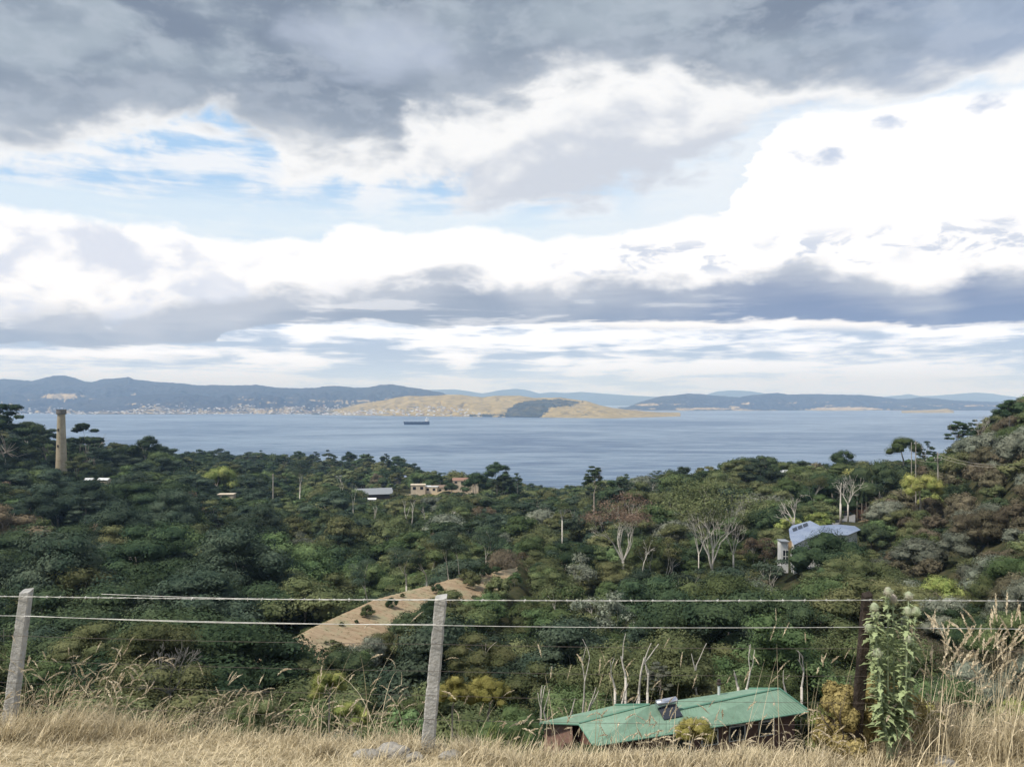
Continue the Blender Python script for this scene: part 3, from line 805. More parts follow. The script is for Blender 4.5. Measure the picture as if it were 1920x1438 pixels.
    mb.v = [(v[0] * (kr if v[2] > 0 else 1), v[1] * (kr if v[2] > 0 else 1), v[2] * (kz if v[2] > 0 else 1)) for v in mb.v]
    trunk = mb.mesh('trunk', bark, smooth=True)
    return crown, trunk

KINDS = [  # form, foliage, forms for three distance classes
    ('gum', 'dark'), ('gum', 'blue'), ('gum', 'olive'), ('dome', 'dark'), ('dome', 'green'),
    ('dome', 'brown'), ('dome', 'grey'), ('sparse', 'blue'), ('gum', 'green'), ('dome', 'olive'), ('dome', 'lime'), ('gum', 'rust')]
PROTO = {}
for ki, (form, fk) in enumerate(KINDS):
    for lod, (nl, sz, nv) in enumerate(((13000, 0.105, 2), (5200, 0.17, 2), (1500, 0.33, 2))):
        for v in range(nv):
            nn = int(nl * (0.45 if form == 'sparse' else 1.25 if form == 'dome' else 1.0))
            ss = sz * (0.8 if form == 'sparse' else 1.0)
            PROTO[(ki, lod, v)] = make_tree(form, FOL[fk], 100 + ki * 10 + v, nn, ss, bark=BARK if form != 'dome' else BARKD, lev=2 if lod == 0 else 1)

# where trees must not stand / what their tops must not hide: (px0, px1, Dmax, highest row allowed)
GUARD = [(100, 132, 505, 866), (1008, 1120, 56, 1400), (1120, 1540, 58, 1400), (1005, 1525, 64, 1400), (1235, 1275, 70, 1330),
         (1476, 1622, 212, 1028), (1452, 1486, 206, 1078), (1486, 1500, 214, 1100), (1556, 1605, 265, 985), (1590, 1640, 285, 960),
         (1750, 1768, 250, 893), (1712, 1724, 260, 880), (1596, 1630, 290, 955),
         (690, 730, 640, 935), (760, 830, 645, 925), (855, 905, 640, 922), (640, 765, 720, 905), (690, 740, 690, 893), (150, 210, 470, 899),
         (408, 440, 505, 928), (510, 575, 545, 930), (1236, 1268, 222, 1065), (1330, 1380, 228, 1045),
         (1075, 1118, 60, 1400), (1100, 1230, 205, 1052), (1275, 1400, 205, 1062), (1560, 1615, 240, 905), (1460, 1500, 235, 945)]
def field_low(px): return np.interp(px, [470, 490, 520, 560, 600, 690, 720, 800, 870, 960], [1250, 1246, 1220, 1202, 1198, 1182, 1144, 1112, 1098, 1070])
SKYL = [(-500, 700), (0, 775), (60, 800), (80, 825), (200, 832), (260, 825), (330, 845), (500, 848), (700, 858), (768, 872), (800, 885), (870, 892), (960, 905), (1000, 914), (1045, 926),
        (1060, 918), (1100, 908), (1200, 893), (1300, 876), (1400, 858), (1470, 862), (1530, 872), (1600, 868), (1690, 868), (1750, 862), (1790, 842), (1820, 822), (1845, 790), (1870, 768), (1920, 745), (2400, 560)]
def sky_line(px): return np.interp(px, [p[0] for p in SKYL], [p[1] for p in SKYL])

EXCL = [(1455, 1625, 186, 222), (995, 1535, 50, 68), (100, 132, 492, 508), (640, 900, 625, 690), (1560, 1610, 258, 302)]
def scatter():
    rng = np.random.default_rng(11)
    out = []
    bands = [(46, 75, 4.6), (75, 150, 6.2), (150, 300, 8.6), (300, 560, 11.5), (560, 1180, 13.5)]
    for d0, d1, sp in bands:
        ys = np.arange(d0, d1, sp * 0.87)
        for r_, y0 in enumerate(ys):
            x0, x1 = (-140 - 960) / F * y0, (2080 - 960) / F * y0
            xs = np.arange(x0, x1, sp) + (r_ % 2) * sp / 2
            xs = xs + rng.uniform(-0.42, 0.42, len(xs)) * sp; yy = y0 + rng.uniform(-0.42, 0.42, len(xs)) * sp
            for x, y in zip(xs, yy): out.append((x, y, sp))
    out = np.array(out)
    x, y, sp = out.T
    px = 960 + F * x / y
    z = ground(x, y)
    ok = (z > 2.0) & (BARE(px, y) < 0.35)
    for a, b, d0, d1 in EXCL: ok &= ~((px > a) & (px < b) & (y > d0) & (y < d1))
    x, y, sp, px, z = x[ok], y[ok], sp[ok], px[ok], z[ok]
    right = sstep(px + 0.35 * (y - 120) * 0.0, 1560, 1700) * sstep(y, 330, 280)
    n1 = fbm(x / 30.0, y / 30.0, 3, 201); n2 = fbm(x / 13.0, y / 13.0, 2, 202)
    res = []
    for i in range(len(x)):
        u = rng.random(); q = n1[i] + 0.25 * (n2[i] - 0.5)
        if right[i] > rng.random() * 0.9:
            kind = rng.choice([5, 6, 9, 4, 3, 10], p=[.36, .15, .24, .12, .11, .02]); h = rng.uniform(3.6, 6.4)
        elif px[i] < 520 and y[i] > 85:
            kind = rng.choice([0, 1, 3, 4, 7, 8, 2, 11], p=[.33, .25, .16, .07, .06, .07, .055, .005]); h = rng.uniform(6.5, 12.5)
        elif q < 0.44:
            kind = rng.choice([0, 1, 3, 2, 7, 9], p=[.26, .14, .24, .16, .08, .12]); h = rng.uniform(6, 11)
        elif q < 0.56:
            kind = rng.choice([2, 9, 8, 4, 6, 1, 5], p=[.26, .20, .16, .14, .09, .08, .07]); h = rng.uniform(5.5, 10.5)
        else:
            kind = rng.choice([4, 8, 10, 9, 2, 3, 11, 5], p=[.26, .22, .04, .195, .135, .11, .002, .038]); h = rng.uniform(5, 9.5)
        if n2[i] < 0.30 and rng.random() < 0.5 and right[i] < 0.3: continue
        f = {4.6: 1.0, 6.2: 1.3, 8.6: 1.62, 11.5: 1.85, 13.5: 1.75}[float(sp[i])] * rng.choice([0.72, 0.92, 1.08, 1.4])
        h *= f
        if KINDS[kind][0] == 'dome': h *= 0.82
        D = y[i]; base = z[i]; top = HOR + (CAMZ - base - h) / D * F
        half = 0.42 * h / D * F
        lim = sky_line(px[i]) + rng.choice([-9, -4, 2, 8, 14]) + rng.uniform(-3, 3)
        for a, b, dm, row in GUARD:
            if px[i] + half > a and px[i] - half < b and D < dm: lim = max(lim, row)
        if D < 200 and 455 < px[i] < 990:
            cd = np.interp(px[i], [p[0] for p in FC], [p[1] for p in FC])
            if D < cd: lim = max(lim, *[float(field_low(min(max(px[i] + q_ * half, 470), 965))) for q_ in (-0.9, -0.45, 0, 0.45, 0.9)]) + rng.uniform(-7, 3)
            elif D < cd + 30: lim = max(lim, HOR + 0.5 + (np.interp(px[i], [480, 580, 700, 840, 960], [1232, 1180, 1125, 1085, 1066]) - HOR) - 12 * rng.random())
        if top < lim:
            h2 = CAMZ - base - (lim - HOR) / F * D
            if h2 < max(1.3, 0.18 * h):
                if not (D < 200 and 560 < px[i] < 985 and h2 > -0.6): continue
                h2 = rng.uniform(1.6, 2.6); kind = rng.choice([3, 4, 9])
            h = h2
        res.append((D, x[i], y[i], base, h, kind, px[i]))
    res.sort()
    # walk outwards and keep what can be seen (with slack for a step aside)
    bins = np.full(300, 1438.0 + 60)
    keep = []
    for D, x_, y_, base, h, kind, p in res:
        top = HOR + (CAMZ - base - h) / D * F; bot = HOR + (CAMZ - base) / D * F
        half = 0.40 * h / D * F
        a = int(max(0, (p - half + 200) / 8)); b = int(min(299, (p + half + 200) / 8))
        if b < a: continue
        m = bins[a:b + 1].max()
        vis = max(0.0, min(bot, m) - top)
        if vis <= -1 or top > m + 22: continue
        keep.append((D, x_, y_, base, h, kind, p, vis * 2 * half if -20 < p < 1940 else 0))
        c = top + 0.30 * (bot - top)
        a2 = int(max(0, (p - half * 0.7 + 200) / 8)); b2 = int(min(299, (p + half * 0.7 + 200) / 8))
        bins[a2:b2 + 1] = np.minimum(bins[a2:b2 + 1], c)
    return keep
TREES = scatter()
print('trees kept', len(TREES))

def gn_scatter(name, items, protos):
    """one object that instances prototype meshes: items (x, y, z, rot, scale, sz, index)"""
    A = np.array(items, float)
    me = bpy.data.meshes.new(name); me.vertices.add(len(A)); me.vertices.foreach_set('co', A[:, :3].astype(np.float32).ravel())
    for k, c in (('rot', 3), ('scl', 4), ('sclz', 5)):
        a = me.attributes.new(k, 'FLOAT', 'POINT'); a.data.foreach_set('value', A[:, c].astype(np.float32))
    a = me.attributes.new('idx', 'INT', 'POINT'); a.data.foreach_set('value', A[:, 6].astype(np.int32))
    o = obj(name, me)
    g = bpy.data.node_groups.new(name, 'GeometryNodeTree')
    g.interface.new_socket('Geometry', in_out='INPUT', socket_type='NodeSocketGeometry')
    g.interface.new_socket('Geometry', in_out='OUTPUT', socket_type='NodeSocketGeometry')
    L = g.links.new
    gi = g.nodes.new('NodeGroupInput'); go = g.nodes.new('NodeGroupOutput'); j = g.nodes.new('GeometryNodeJoinGeometry')
    def at(nm, t='FLOAT'):
        n = g.nodes.new('GeometryNodeInputNamedAttribute'); n.data_type = t; n.inputs[0].default_value = nm
        return n.outputs['Attribute']
    r, s, sz, ix = at('rot'), at('scl'), at('sclz'), at('idx', 'INT')
    cr = g.nodes.new('ShaderNodeCombineXYZ'); L(r, cr.inputs[2])
    cs = g.nodes.new('ShaderNodeCombineXYZ'); L(s, cs.inputs[0]); L(s, cs.inputs[1]); L(sz, cs.inputs[2])
    used = sorted(set(int(v) for v in A[:, 6]))
    for k in used:
        cmp_ = g.nodes.new('FunctionNodeCompare'); cmp_.data_type = 'INT'; cmp_.operation = 'EQUAL'
        L(ix, cmp_.inputs[2]); cmp_.inputs[3].default_value = k
        for po in protos[k]:
            oi = g.nodes.new('GeometryNodeObjectInfo'); oi.inputs['Object'].default_value = po; oi.inputs['As Instance'].default_value = True
            iop = g.nodes.new('GeometryNodeInstanceOnPoints')
            L(gi.outputs[0], iop.inputs['Points']); L(cmp_.outputs[0], iop.inputs['Selection']); L(oi.outputs['Geometry'], iop.inputs['Instance'])
            L(cr.outputs[0], iop.inputs['Rotation']); L(cs.outputs[0], iop.inputs['Scale']); L(iop.outputs[0], j.inputs[0])
    L(j.outputs[0], go.inputs[0])
    md = o.modifiers.new('scatter', 'NODES'); md.node_group = g
    return o

ORD = ['first', 'second', 'third', 'fourth', 'fifth', 'sixth', 'seventh', 'eighth', 'ninth', 'tenth', 'eleventh', 'twelfth', 'thirteenth', 'fourteenth', 'fifteenth', 'sixteenth', 'seventeenth', 'eighteenth', 'nineteenth', 'twentieth']
def place_trees():
    rng = np.random.default_rng(5)
    score = np.array([t[7] * (1.0 if t[0] < 260 else 0.6) for t in TREES])
    order = np.argsort(-score)
    indiv = set(order[:N_INDIV].tolist())
    pid = {}; plist = []; LAB = []
    items = []
    COLN = {'dark': 'dark green', 'blue': 'blue-green', 'olive': 'olive', 'green': 'mid green', 'brown': 'brownish', 'grey': 'grey-green', 'lime': 'yellow-green', 'rust': 'rusty brown'}
    REG = [(lambda p, D: p > 1620 and D < 340, 'on the steep right hillside'),
           (lambda p, D: D < 100 and p > 985, 'behind the green-roofed house'),
           (lambda p, D: D < 100 and p < 440, 'below the leftmost fence posts'),
           (lambda p, D: D < 200 and 440 <= p <= 985, 'just below the bare brown field'),
           (lambda p, D: 440 <= p <= 985, 'in the valley beyond the bare brown field'),
           (lambda p, D: p < 440, 'on the left slope below the brick tower'),
           (lambda p, D: p > 1380, 'around the blue-roofed house'),
           (lambda p, D: True, 'on the middle slope below the bay')]
    def near_word(p, vis):
        return 'large' if vis > 5200 else 'small' if vis < 2200 else ''
    for i, (D, x, y, b, h, kind, p, vis) in enumerate(TREES):
        rot = rng.uniform(0, 6.283); wide = rng.uniform(0.9, 1.25)
        s = h / 10.0 * wide; sz = h / 10.0
        if i in indiv:
            lod = 0 if h / D > 0.060 else 1 if h / D > 0.030 else 2
            v = int(rng.integers(0, 2))
            crown, trunk = PROTO[(kind, lod, v)]
            form, fk = KINDS[kind]
            nm = {'dome': 'bushy_tree', 'gum': 'gum_tree', 'sparse': 'open_crowned_tree'}[form]
            t = empty(nm, (x, y, b), rot); t.scale = (s, s, sz)
            c = obj('crown', crown, t); k = obj('trunk', trunk, t)
            sze = 'tall' if h > 11 else ('low' if h < 6 else 'mid-sized')
            shp = {'dome': 'rounded', 'gum': 'spreading', 'sparse': 'thin-crowned'}[form]
            row = HOR + (CAMZ - b - h * 0.8) / D * F
            rw = ('near the waterline' if row < 905 else 'high up the slope' if row < 985 else 'just above the top wire' if row < 1116 else 'between the bright wires' if row < 1168 else 'below the bright wires')
            cw = [w for lim, w in ((30, 'at the left edge'), (210, 'right of the left post'), (420, 'halfway to the middle post'), (620, 'between the two grey posts'), (815, 'left of the middle post'), (1000, 'right of the middle post'),
                                   (1180, 'over the brick wall'), (1340, 'over the water heater'), (1520, 'over the green roof end'), (1610, 'left of the dark post'), (1730, 'behind the thistle'), (9999, 'right of the thistle')) if p < lim][0]
            LAB.append((t, p, '%s %s %s tree %s, %s' % (sze, COLN[fk], shp, rw, cw)))
        else:
            lod = 0 if h / D > 0.085 else 1 if h / D > 0.036 else 2
            v = int(rng.integers(0, 2))
            key = (kind, lod, v)
            if key not in pid:
                crown, trunk = PROTO[key]
                pc = bpy.data.objects.new('tree_crown_source', crown); pt = bpy.data.objects.new('tree_trunk_source', trunk)
                pid[key] = len(plist); plist.append((pc, pt))
            items.append((x, y, b, rot, s, sz, pid[key]))
    by = {}
    for t, p, l in LAB: by.setdefault(l, []).append((p, t))
    for l, ts in by.items():
        ts.sort(key=lambda q: q[0])
        pre = {1: [''], 2: ['left ', 'right '], 3: ['leftmost ', 'middle ', 'rightmost ']}.get(len(ts), [''] * len(ts))
        if len(ts) > 3: pre = [ORD[k] + '-from-left ' for k in range(len(ts))] if len(ts) <= len(ORD) else pre
        for (p, t), w in zip(ts, pre):
            tag(t, w + l, 'tree', l.replace(' tree ', ' trees ') if len(ts) > 3 else 'trees of the bushland valley')
    o = gn_scatter('forest', items, plist)
    tag(o, kind='stuff', label='dense bushland of gum trees and scrub filling the valley', cat='forest')
    print('individual', len(indiv), 'stuff', len(items))
N_INDIV = 285
place_trees()

# ------------------------------------------------------------------ materials of made things
M_ROOFG = mat('green_metal_roof', (0.165, 0.265, 0.19), rough=0.65, spec=0.2, var=0.14, scale=0.35, col2=(0.21, 0.315, 0.235))
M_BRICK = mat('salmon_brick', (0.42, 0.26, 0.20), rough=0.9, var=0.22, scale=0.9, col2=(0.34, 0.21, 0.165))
M_DARKB = mat('dark_timber', (0.05, 0.04, 0.035), rough=0.9, var=0.2, scale=2)
M_STEEL = mat('bright_steel', (0.62, 0.64, 0.68), rough=0.28, metallic=0.9, var=0.08, scale=1.5)
M_GLASS = mat('dark_glass', (0.02, 0.025, 0.035), rough=0.08, spec=0.6)
M_BLUER = mat('blue_grey_roof', (0.19, 0.235, 0.33), rough=0.7, spec=0.15, var=0.12, scale=0.3, col2=(0.24, 0.29, 0.38))
M_WHITE = mat('white_paint', (0.78, 0.78, 0.76), rough=0.7, var=0.06, scale=0.6)
M_CREAM = mat('cream_render', (0.62, 0.54, 0.42), rough=0.85, var=0.10, scale=0.5, col2=(0.55, 0.47, 0.36))
M_GREYR = mat('grey_roof', (0.24, 0.26, 0.28), rough=0.7, var=0.12, scale=0.4)
M_PALER = mat('pale_roof', (0.60, 0.62, 0.62), rough=0.6, var=0.08, scale=0.4)
M_REDR = mat('terracotta_roof', (0.27, 0.16, 0.12), rough=0.8, var=0.12, scale=0.4)
M_BRNR = mat('brown_roof', (0.22, 0.16, 0.12), rough=0.8, var=0.12, scale=0.4)
M_WOOD = mat('honey_deck_wood', (0.42, 0.30, 0.17), rough=0.8, var=0.15, scale=1.5)
M_TOWER = mat('tower_brick', (0.34, 0.29, 0.20), rough=0.9, var=0.16, scale=0.22, col2=(0.44, 0.38, 0.27))
M_TOWERD = mat('tower_parapet_stone', (0.17, 0.16, 0.14), rough=0.9, var=0.2, scale=0.5)
M_POLE = mat('weathered_pole', (0.42, 0.39, 0.34), rough=0.9, var=0.2, scale=1.0, col2=(0.30, 0.27, 0.23))
M_WIRE = mat('galvanised_wire', (0.50, 0.50, 0.47), rough=0.55, metallic=0.1, var=0.25, scale=3.0)
M_RUST = mat('rusty_wire', (0.10, 0.085, 0.075), rough=0.8, var=0.2, scale=3.0)
M_POST = mat('weathered_grey_post', (0.34, 0.34, 0.32), rough=0.92, var=0.25, scale=1.6, col2=(0.46, 0.45, 0.42), bump=0.5, bscale=40)
M_OLDPOST = mat('old_dark_post', (0.030, 0.024, 0.020), rough=0.95, var=0.3, scale=3.0, col2=(0.06, 0.047, 0.037), bump=0.7, bscale=30)
M_ROCK = mat('pale_rock', (0.34, 0.325, 0.29), rough=0.95, var=0.25, scale=4.0, col2=(0.23, 0.215, 0.19), bump=0.6, bscale=18)
M_HULL = mat('navy_hull', (0.012, 0.018, 0.045), rough=0.6)
M_PATH = mat('grey_drive', (0.20, 0.20, 0.20), rough=0.95, var=0.15, scale=0.4)

# ------------------------------------------------------------------ ship
def build_ship():
    D = 150 * F / 46.0
    c = P(781, 796, D); L = 50 / F * D * 0.97
    t = empty('cargo_ship', (c.x, D, 0), 0.0)
    tag(t, 'dark cargo ship at anchor on the blue bay, seen side on', 'ship')
    h = L / 2; mb = MB()
    st = [(-h, 2, 19), (-h * 0.94, 10, 19), (-h * 0.8, 13, 15.5), (h * 0.62, 13, 15), (h * 0.64, 13, 19), (h * 0.95, 10, 19), (h, 6, 19)]
    ring = []
    for x, w, z in st:
        rake = 4 if x in (-h,) else 0
        ring.append([(x + rake, -w * 0.6, -2), (x + rake, w * 0.6, -2), (x, w, z), (x, -w, z)])
    b = 0
    for r in ring: mb.v += r
    for i in range(len(ring) - 1):
        for k in range(4):
            a0 = i * 4 + k; a1 = i * 4 + (k + 1) % 4
            mb.f.append([a0, a1, a1 + 4, a0 + 4]); mb.mi.append(0)
    mb.f.append([0, 1, 2, 3]); mb.mi.append(0); n = (len(ring) - 1) * 4; mb.f.append([n + 3, n + 2, n + 1, n]); mb.mi.append(0)
    mb.build('hull', M_HULL, t)
    mb = MB(); mb.box((h * 0.78, 0, 27), (14, 20, 17)); mb.box((h * 0.78, 0, 37), (9, 24, 3.2)); mb.box((h * 0.9, 0, 28), (6, 8, 19))
    mb.build('superstructure', M_WHITE, t)
    mb = MB()
    mb.tube([(h * 0.78, 0, 38), (h * 0.78, 0, 48)], 0.9, 6)
    mb.tube([(-h * 0.90, 0, 19), (-h * 0.90, 0, 30)], 0.8, 6)
    mb.build('mast', M_WHITE, t)
    for k in range(5):
        mb = MB(); x = -h * 0.7 + k * h * 0.3; mb.box((x, 0, 16.2), (h * 0.22, 16, 2.2)); mb.build('hatch_cover', M_HULL, t)
build_ship()

# ------------------------------------------------------------------ suburb across the bay
f_far = lambda b: 'far shore' in b
def build_suburb():
    rng = np.random.default_rng(3)
    protos = []
    for wm, rm in ((M_WHITE, M_GREYR), (M_WHITE, M_PALER), (M_CREAM, M_REDR), (M_CREAM, M_GREYR), (M_WHITE, M_BRNR)):
        mb = MB()
        mb.box((0, 0, 3), (20, 12, 6), mi=0)
        mb.poly([(-11, -7, 6), (11, -7, 6), (11, 0, 9.5), (-11, 0, 9.5)], 1); mb.poly([(11, 7, 6), (-11, 7, 6), (-11, 0, 9.5), (11, 0, 9.5)], 1)
        mb.poly([(-10, -6, 6), (-10, 6, 6), (-10, 0, 9.3)], 0); mb.poly([(10, 6, 6), (10, -6, 6), (10, 0, 9.3)], 0)
        protos.append(mb.mesh('suburb_house', [wm, rm]))
    spots = []
    fl, fp = HILLS['hills'], HILLS['peninsula']
    tries = 0
    while len(spots) < 1150 and tries < 60000:
        tries += 1
        if rng.random() < 0.72:
            px = rng.uniform(25, 745); t = rng.uniform(0.012, 0.30); f = fl
            hi = np.interp(px, [0, 100, 140, 300, 360, 520, 745], [765, 763, 758, 758, 755, 760, 757])
            band = 'on the far shore below the long wooded ridge'
        else:
            px = rng.uniform(600, 900); t = rng.uniform(0.012, 0.45); f = fp
            hi = np.interp(px, [600, 760, 800, 870, 905], [768, 763, 761, 767, 775])
            band = 'at the foot of the golden peninsula'
        x, D, z = (float(v) for v in f(px, t))
        row = HOR + (CAMZ - z) / D * F
        if row < hi or row > 781: continue
        dn = fbm(px / 22.0, row / 3.0, 2, 88)
        if dn < 0.43 and rng.random() < 0.75: continue
        spots.append((D, x, z, px, band))
    spots.sort(key=lambda s: s[0])
    items = []
    srcs = [(bpy.data.objects.new('suburb_house_source', p),) for p in protos]
    names = ['white house with grey roof', 'white house with pale roof', 'cream house with red roof', 'cream house with grey roof', 'white house with brown roof']
    for i, (D, x, z, px, band) in enumerate(spots):
        k = int(rng.choice(5, p=[.26, .30, .12, .16, .16])); rz = rng.uniform(-0.5, 0.5); s = rng.uniform(0.55, 1.15)
        if i < 290:
            o = obj('suburb_house', protos[k], None, (x, D, z)); o.rotation_euler = (0, 0, rz); o.scale = (s, s, s)
            wx = [w for lim, w in ((90, 'left of the tower'), (200, 'right of the tower'), (330, 'far left part'), (480, 'left-centre part'), (620, 'centre part'), (690, 'left of the ship'), (760, 'just left of the ship'), (810, 'straight above the ship'), (870, 'right of the ship'), (9999, 'near the dark wood')) if px < lim][0]
            sb = 'on the far shore' if f_far(band) else 'on the golden peninsula'
            tag(o, 'tiny %s %s, %s' % (names[k], sb, wx), 'house', '%s, %s, %s' % (names[k].replace('house', 'houses'), sb, wx))
        else:
            items.append((x, D, z, rz, s, s, k))
    o = gn_scatter('distant_suburb', items, srcs)
    tag(o, kind='stuff', label='scattered pale houses of the suburb across the bay', cat='suburb')
build_suburb()

# ------------------------------------------------------------------ brick tower
def build_tower():
    D = 500.0
    c = P(115, 768, D); base = float(ground(c.x, D)); H = c.z - base
    t = empty('brick_tower', (c.x, D, base))
    tag(t, 'tall tapering tan brick tower with dark parapet rising above the left trees', 'tower')
    u = D / F
    mb = MB(); mb.lathe((0, 0, 0), [(11.2 * u, -1), (10.6 * u, 4), (6.6 * u, H - 9 * u), (6.6 * u, H - 8 * u)], 32); mb.build('shaft', M_TOWER, t, smooth=True)
    mb = MB(); mb.lathe((0, 0, 0), [(6.6 * u, H - 9 * u), (8.6 * u, H - 8.4 * u), (8.6 * u, H - 4 * u), (8.1 * u, H - 3.6 * u), (8.1 * u, H - 1.2 * u), (7.2 * u, H - 1.1 * u), (7.2 * u, H - 3 * u)], 32)
    for k in range(10):
        a = k * math.pi / 5
        mb.box((7.7 * u * math.cos(a), 7.7 * u * math.sin(a), H - 0.4 * u), (2.6 * u, 1.6 * u, 1.8 * u), rz=a + math.pi / 2)
    mb.build('parapet', M_TOWERD, t)
    for k, z in ((0, 0.55), (1, 0.75)):
        mb = MB(); mb.box((-1.5 * u, -(10.6 - 4 * z) * u + 0.05, H * z), (0.9, 0.5, 1.6)); mb.build('window', M_DARKB, t)
build_tower()

# ------------------------------------------------------------------ green-roofed house
def build_green_house():
    def Q(px, py, drop): return P(px, py, drop * F / (py - HOR))
    O = Q(1200, 1360, 25.0); base = CAMZ - 28.6
    t = empty('green_roofed_house', (O.x, O.y, base))
    tag(t, 'low brick house with green metal roof, down the bank behind the dry grass', 'house')
    org = Vector((O.x, O.y, base))
    q = lambda *a: Q(*a) - org
    E1, E2, R2 = q(1113, 1396, 25.0), q(1516, 1332, 25.0), q(1461, 1291, 23.7)
    A2, A1, Pk, H1 = q(1086, 1356, 25.0), q(1012, 1353, 25.0), q(1152, 1322, 24.2), q(1218, 1321, 23.8)
    Vv, B2, B3, B4 = q(1244, 1337, 24.35), q(1262, 1313, 24.6), q(1330, 1303, 24.5), q(1405, 1291, 24.3)
    M1 = q(1242, 1376, 25.0)
    rf = MB(); th_ = Vector((0, 0, -0.16))
    facets = [[A2, E1, M1, Vv, H1], [M1, E2, R2, Vv], [A1, A2, H1, Pk], [Vv, R2, B4, B3, B2], [H1, Vv, B2]]
    back = q(1540, 1322, 25.0)
    for f in facets: rf.poly(f)
    edge = [A1, A2, E1, M1, E2]
    for a, b in zip(edge[:-1], edge[1:]): rf.poly([a, b, b + th_, a + th_])
    rb = [E2 + Vector((-0.6, 1.4, 0)), A1 + Vector((0.5, 1.6, 0))]
    outl = [A1, Pk, H1, B2, B3, B4, R2, E2]
    for u_, v_ in zip(outl[:-1], outl[1:]): rf.poly([v_, u_, u_ + Vector((0, 0.25, -0.9)), v_ + Vector((0, 0.25, -0.9))])
    roof = rf.build('roof', M_ROOFG, t)
    # standing ribs of the sheeting, ridge and gutter strips
    rib = MB()
    def ribs(a0, a1, b0, b1, n):
        for i in range(1, n):
            s = i / n
            p = a0.lerp(a1, s); r = b0.lerp(b1, s)
            rib.tube([p + Vector((0, 0, 0.035)), r + Vector((0, 0, 0.035))], 0.022, 4)
    ribs(M1, E2, Vv, R2, 46); ribs(E1, M1, A2.lerp(H1, 0.35), Vv, 16)
    rib.build('roof_ribs', M_ROOFG, roof)
    cap = MB()
    for a, b in ((Vv, R2), (A2, H1), (H1, Pk), (R2, B4), (R2, E2)): cap.tube([a + Vector((0, 0, 0.04)), b + Vector((0, 0, 0.04))], 0.085, 5)
    cap.build('ridge_cap', mat('ridge_cap_green', (0.10, 0.22, 0.16), rough=0.5), roof)
    gut = MB()
    for a, b in zip(edge[:-1], edge[1:]): gut.tube([a + Vector((0, -0.05, -0.06)), b + Vector((0, -0.05, -0.06))], 0.075, 6)
    gut.build('gutter', mat('gutter_green', (0.15, 0.28, 0.20), rough=0.5), roof)
    # walls under the eaves, set back 0.5 m
    def wall(pts, m, name, z1=0.0):
        w = MB()
        for a, b in zip(pts[:-1], pts[1:]):
            ta, tb = a + Vector((0, 0, -0.2)), b + Vector((0, 0, -0.2))
            w.poly([Vector((a.x, a.y, -0.8)), Vector((b.x, b.y, -0.8)), tb, ta])
        return w.build(name, m, t)
    sb = Vector((0.35, 0.75, 0))
    W = [A1 + Vector((0.9, 1.8, 0)), A1 + Vector((0.35, 0.35, 0)), q(1074, 1358, 25.0) + Vector((0, 0.3, 0))]
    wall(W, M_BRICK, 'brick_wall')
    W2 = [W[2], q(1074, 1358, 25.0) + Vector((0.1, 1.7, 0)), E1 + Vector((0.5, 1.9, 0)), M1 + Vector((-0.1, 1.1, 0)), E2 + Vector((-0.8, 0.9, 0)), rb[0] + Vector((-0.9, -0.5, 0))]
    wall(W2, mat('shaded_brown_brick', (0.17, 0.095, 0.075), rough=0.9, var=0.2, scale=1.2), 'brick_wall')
    for s in (0.16, 0.36, 0.56, 0.78):
        p = (M1 + Vector((-0.1, 1.1, 0))).lerp(E2 + Vector((-0.8, 0.9, 0)), s); d = (E2 - M1).normalized()
        w = MB(); w.box(p + Vector((0, -0.05, -1.35)), (1.5, 0.12, 1.2), rz=math.atan2(d.y, d.x)); f = w.build('window', M_WHITE, t)
        w = MB(); w.box(p + Vector((0, -0.13, -1.35)), (1.3, 0.05, 1.02), rz=math.atan2(d.y, d.x)); w.build('pane', M_GLASS, f)
    dp = MB(); dp.tube([q(1010, 1356, 25.0) + Vector((0.1, 0, 0)), q(1010, 1356, 25.0) + Vector((0.1, 0.05, -3.4))], 0.05, 6); dp.build('downpipe', MATS['gutter_green'], t)
    fl = MB(); b = q(1348, 1306, 24.5); fl.tube([b + Vector((0, 0, -0.2)), b + Vector((0, 0, 0.95))], 0.11, 10)
    f = fl.build('flue', M_PALER, t)
    fc = MB(); fc.lathe(b + Vector((0, 0, 0.95)), [(0.11, 0), (0.2, 0.06), (0.22, 0.16), (0.17, 0.22), (0.13, 0.3), (0.16, 0.42), (0.10, 0.5), (0.02, 0.53)], 14); fc.build('cowl', M_DARKB, f)
    # solar water heater
    a = q(1229, 1321, 24.0); e = q(1268, 1310, 23.92)
    a = q(1230, 1320, 23.65); e = Vector((a.x + 1.72, a.y + 0.5, a.z + 0.14))
    h = empty('water_heater', (0, 0, 0)); h.parent = t
    tk = MB(); ax = (e - a); R = 0.30
    dn = ax.normalized(); up = Vector((0, 0, 1)); sd_ = dn.cross(up).normalized(); up2 = sd_.cross(dn)
    prof = [(0.05, 0.02), (R * 0.7, 0.0), (R, 0.06), (R, ax.length - 0.06), (R * 0.7, ax.length), (0.05, ax.length - 0.02)]
    n = 20; base_i = 0
    for r, s in prof:
        for k in range(n):
            an = 2 * math.pi * k / n
            tk.v.append(tuple(a + dn * s + (sd_ * math.cos(an) + up2 * math.sin(an)) * r))
    for i in range(len(prof) - 1):
        for k in range(n):
            tk.f.append([i * n + k, i * n + (k + 1) % n, (i + 1) * n + (k + 1) % n, (i + 1) * n + k]); tk.mi.append(0)
    tk.f.append(list(range(n))[::-1]); tk.mi.append(0); tk.f.append([(len(prof) - 1) * n + k for k in range(n)]); tk.mi.append(0)
    tk.build('tank', M_STEEL, h, smooth=True)
